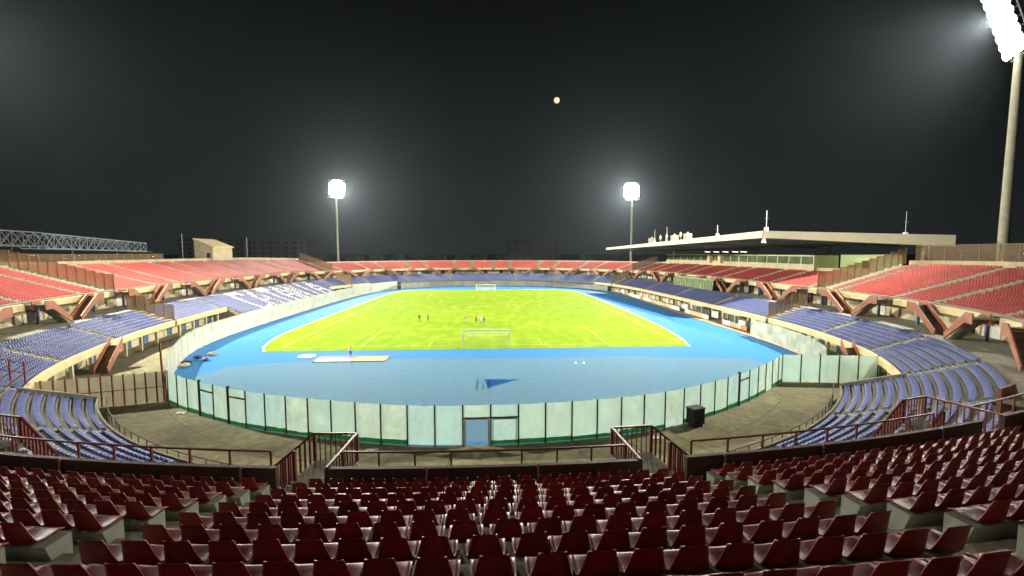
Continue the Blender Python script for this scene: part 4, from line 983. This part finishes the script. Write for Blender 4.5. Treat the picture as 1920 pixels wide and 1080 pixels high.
person(-1.1, 96.1, .04, 1.2, T_W, T_W, 'player all in white in the middle of the goal mouth group'); person(-.4, 96.4, .04, -1.2, T_P, T_D, 'player in purple shirt and dark shorts, rightmost of the goal mouth group', .25)
person(-19.5, 65.9, .03, 2.9, T_W, T_D, 'person in a white shirt and dark shorts standing by the sand pit', .1)
# sand pit
t = empty('sand_pit', (-19, 65, 0), 'rectangular long jump sand pit partly covered by a white sheet', 'sand pit'); 
mb = MB()
for p, q in (((-24, 63.45), (-14.1, 63.3)), ((-24, 66.6), (-14.1, 66.45)), ((-24, 63.4), (-24, 66.6)), ((-14.1, 63.3), (-14.1, 66.5))): mb.bar((p[0], p[1], .07), (q[0], q[1], .07), .2, M_CONC, .12)
mb.build('kerb', t); mb = MB(); mb.box((-16.6, 64.95, .06), (4.8, 3.0, .06), M_SAND); mb.build('sand', t); mb = MB(); mb.box((-21.4, 64.2, .08), (4.8, 1.5, .08), M_WHITE); mb.box((-21.4, 65.7, .10), (4.8, 1.4, .12), mat('purple_cover', (.16, .17, .33), .7, .1, 2)); mb.build('cover_sheet', t)
bm = bmesh.new(); bmesh.ops.create_circle(bm, cap_ends=True, radius=1.2, segments=24); ext = bmesh.ops.extrude_face_region(bm, geom=bm.faces[:]); [setattr(v_.co, 'z', .04) for v_ in ext['geom'] if isinstance(v_, bmesh.types.BMVert)]; me = bpy.data.meshes.new('throwing_circle'); bm.to_mesh(me); bm.free(); me.materials.append(M_WHITE); o = bpy.data.objects.new('throwing_circle', me); COL.objects.link(o); o.location = (-26.2, 67.2, .03); tag(o, 'white round throwing circle left of the sand pit on the blue surface', 'circle')
# water jump pit
t = empty('water_jump', (1.5, 52, 0), 'dark blue wedge shaped steeplechase water jump pit with a low hurdle', 'water jump')
mb = MB(); mb.add([(-.2, 53.5, .03), (3.9, 53.35, .03), (.1, 50.6, .03)], [(0, 2, 1)], mat('deep_blue', (.01, .08, .25), .3, .2, 1)); mb.add([(.1, 50.6, .032), (3.9, 53.35, .032), (.0, 49.7, .032)], [(0, 2, 1)], mat('mid_blue', (.03, .16, .42), .3, .2, 1)); mb.build('pit_floor', t, fix=False)
mb = MB()
for y in (49.8, 53.6): mb.bar((-.35, y, 0), (-.35, y, .5), .1, M_BLUEP)
mb.bar((-.35, 49.8, .45), (-.35, 53.6, .45), .12, mat('hurdle_blue', (.04, .16, .34), .5, .1, 1)); mb.build('hurdle', t)
for i, (x, y) in enumerate(((12.2, 60.5), (13.3, 60.5))):
    bm = bmesh.new(); bmesh.ops.create_cone(bm, cap_ends=True, radius1=.22, radius2=.05, depth=.3, segments=14); me = bpy.data.meshes.new('marker_cone'); bm.to_mesh(me); bm.free(); me.materials.append(M_WHITE); o = bpy.data.objects.new('marker_cone', me); COL.objects.link(o); o.location = (x, y, .18); tag(o, f"small white marker cone, the {['left', 'right'][i]} one of two on the grey blue surface", 'cone', 'white marker cones')
# black bin by the fence
t = empty('waste_bin', (18.4, 38.2, 0), 'black square bin standing against the green film fence', 'bin'); mb = MB(); mb.box((18.4, 38.1, .85), (1.25, .9, 1.35), M_DARK, .35); mb.build('body', t); mb = MB(); mb.box((18.4, 38.1, 1.57), (1.35, 1.0, .09), mat('bin_lid', (.06, .07, .07), .5, .1, 1), .35); mb.build('lid', t)
for dx in (-.45, .45): mb = MB(); mb.tube((18.35 + dx, 37.7 + dx * .3, .12), (18.45 + dx, 37.7 + dx * .3, .12), .12, .12, M_DARK); mb.build('wheel', t)
# gear beside the left net
rg = random.Random(3)
for i, (x, y, c, lb) in enumerate([(-40.6, 63.2, T_D, 'dark equipment bag'), (-39.9, 61.6, M_WALL, 'white equipment bag'), (-39.3, 65.2, M_BLUEP, 'blue folded mat'), (-41.3, 66.8, M_BSEAT, 'pale blue mat'), (-40.2, 68.4, M_CREAMP, 'white bundle')]):
    bm = bmesh.new(); bmesh.ops.create_icosphere(bm, subdivisions=2, radius=.48)
    for v_ in bm.verts: v_.co = Vector((v_.co.x * 1.5, v_.co.y * .9, max(-.26, v_.co.z * .6))) * (1 + rg.uniform(-.12, .12))
    me = bpy.data.meshes.new('equipment_bag'); bm.to_mesh(me); bm.free(); me.materials.append(c); o = bpy.data.objects.new('equipment_bag', me); COL.objects.link(o); o.location = (x, y, .30); o.rotation_euler = (0, 0, i); tag(o, f"{lb} on the track edge by the left net, {ORD(i + 1)} from the near end", 'bag')
# right side: dugouts, barrier, clutter
for i, (y, lb) in enumerate(((92, 'nearer'), (108, 'farther'))):
    t = empty('team_dugout', (52, y, 0), f"{lb} low roofed players dugout under the main stand", 'dugout', 'players dugouts'); mb = MB(); mb.box((52.2, y, 2.3), (2.2, 7, .1), M_WHITE); mb.build('roof', t); mb = MB(); mb.box((53.2, y, 1.15), (.08, 7, 2.3), M_GLASS); mb.build('back_panel', t); mb = MB(); mb.box((52.6, y, .45), (.5, 6.6, .1), M_BSEAT); mb.box((52.6, y, .22), (.3, 6.4, .4), M_STEEL); mb.build('bench', t)
    for d in (-3.5, 0, 3.5): mb = MB(); mb.bar((51.2, y + d, 0), (51.2, y + d, 2.3), .08, M_STEEL); mb.build('post', t)
t = empty('pitch_barrier', (50.3, 120, 0), 'low cream and orange barrier boards along the right side of the track', 'barrier'); rb_ = random.Random(5)
for i in range(26):
    y = 84 + i * 3.05
    if i in (3, 4, 9): continue
    mb = MB(); mb.box((50.2 + rb_.uniform(-.05, .05), y + 1.5, .5), (.12, 2.95, .95), rb_.choice([M_WALL, M_WHITE, M_ORANGE, M_BEAM])); mb.build('board', t)
for i, (x, y) in enumerate(((51.5, 80), (50.8, 86), (53, 101), (52.5, 116))):
    t = empty('equipment_crate', (x, y, 0), f"white slatted equipment crate under the right stand, {ORD(i + 1)} from the near end", 'crate', 'crates under the right stand'); mb = MB(); mb.box((x, y, .9), (1.2, 1.8, 1.5), M_WHITE, .2 * i); mb.build('body', t); mb = MB()
    mb.box((x, y, 1.7), (1.3, 1.9, .1), M_STEEL, .2 * i); mb.build('lid', t)
person(33.5, 135.7, .04, 1.7, T_W, T_W, 'distant person in white at the right edge of the grass', .15)

# ================================================================ HAZE (thin air volume added to make a glow round the lamps)
if HAZE:
    m = bpy.data.materials.new('haze'); m.use_nodes = True; n = m.node_tree.nodes; l = m.node_tree.links
    n.remove(n['Principled BSDF']); pv = n.new('ShaderNodeVolumePrincipled'); pv.inputs['Color'].default_value = (.72, .86, 1, 1); pv.inputs['Density'].default_value = HAZE; pv.inputs['Anisotropy'].default_value = .75
    l.new(pv.outputs[0], n['Material Output'].inputs['Volume'])
    mb = MB(); mb.box((0, 145, 34), (620, 560, 72), m); tag(mb.build('haze'), 'thin damp night air glowing round the floodlights', kind='stuff')

rp_ = random.Random(11)
for i, (x, y, lb) in enumerate(((-9.2, 34.2, 'pale crumpled sheet on the ground in front of the green film fence, left of centre'), (-29.2, 43.4, 'pale scrap near the left end of the green film fence'), (13.5, 35.2, 'small pale scrap on the ground right of the central gate'))):
    mb = MB(); vs = []
    for a in range(5):
        for b in range(4): vs.append((x + a * .22 + rp_.uniform(-.05, .05), y + b * .16 + rp_.uniform(-.04, .04), .03 + rp_.uniform(0, .12)))
    mb.add(vs, [(a * 4 + b, a * 4 + 4 + b, a * 4 + 5 + b, a * 4 + b + 1) for a in range(4) for b in range(3)], M_WHITE); tag(mb.build('paper_scrap', fix=False), lb, 'litter')
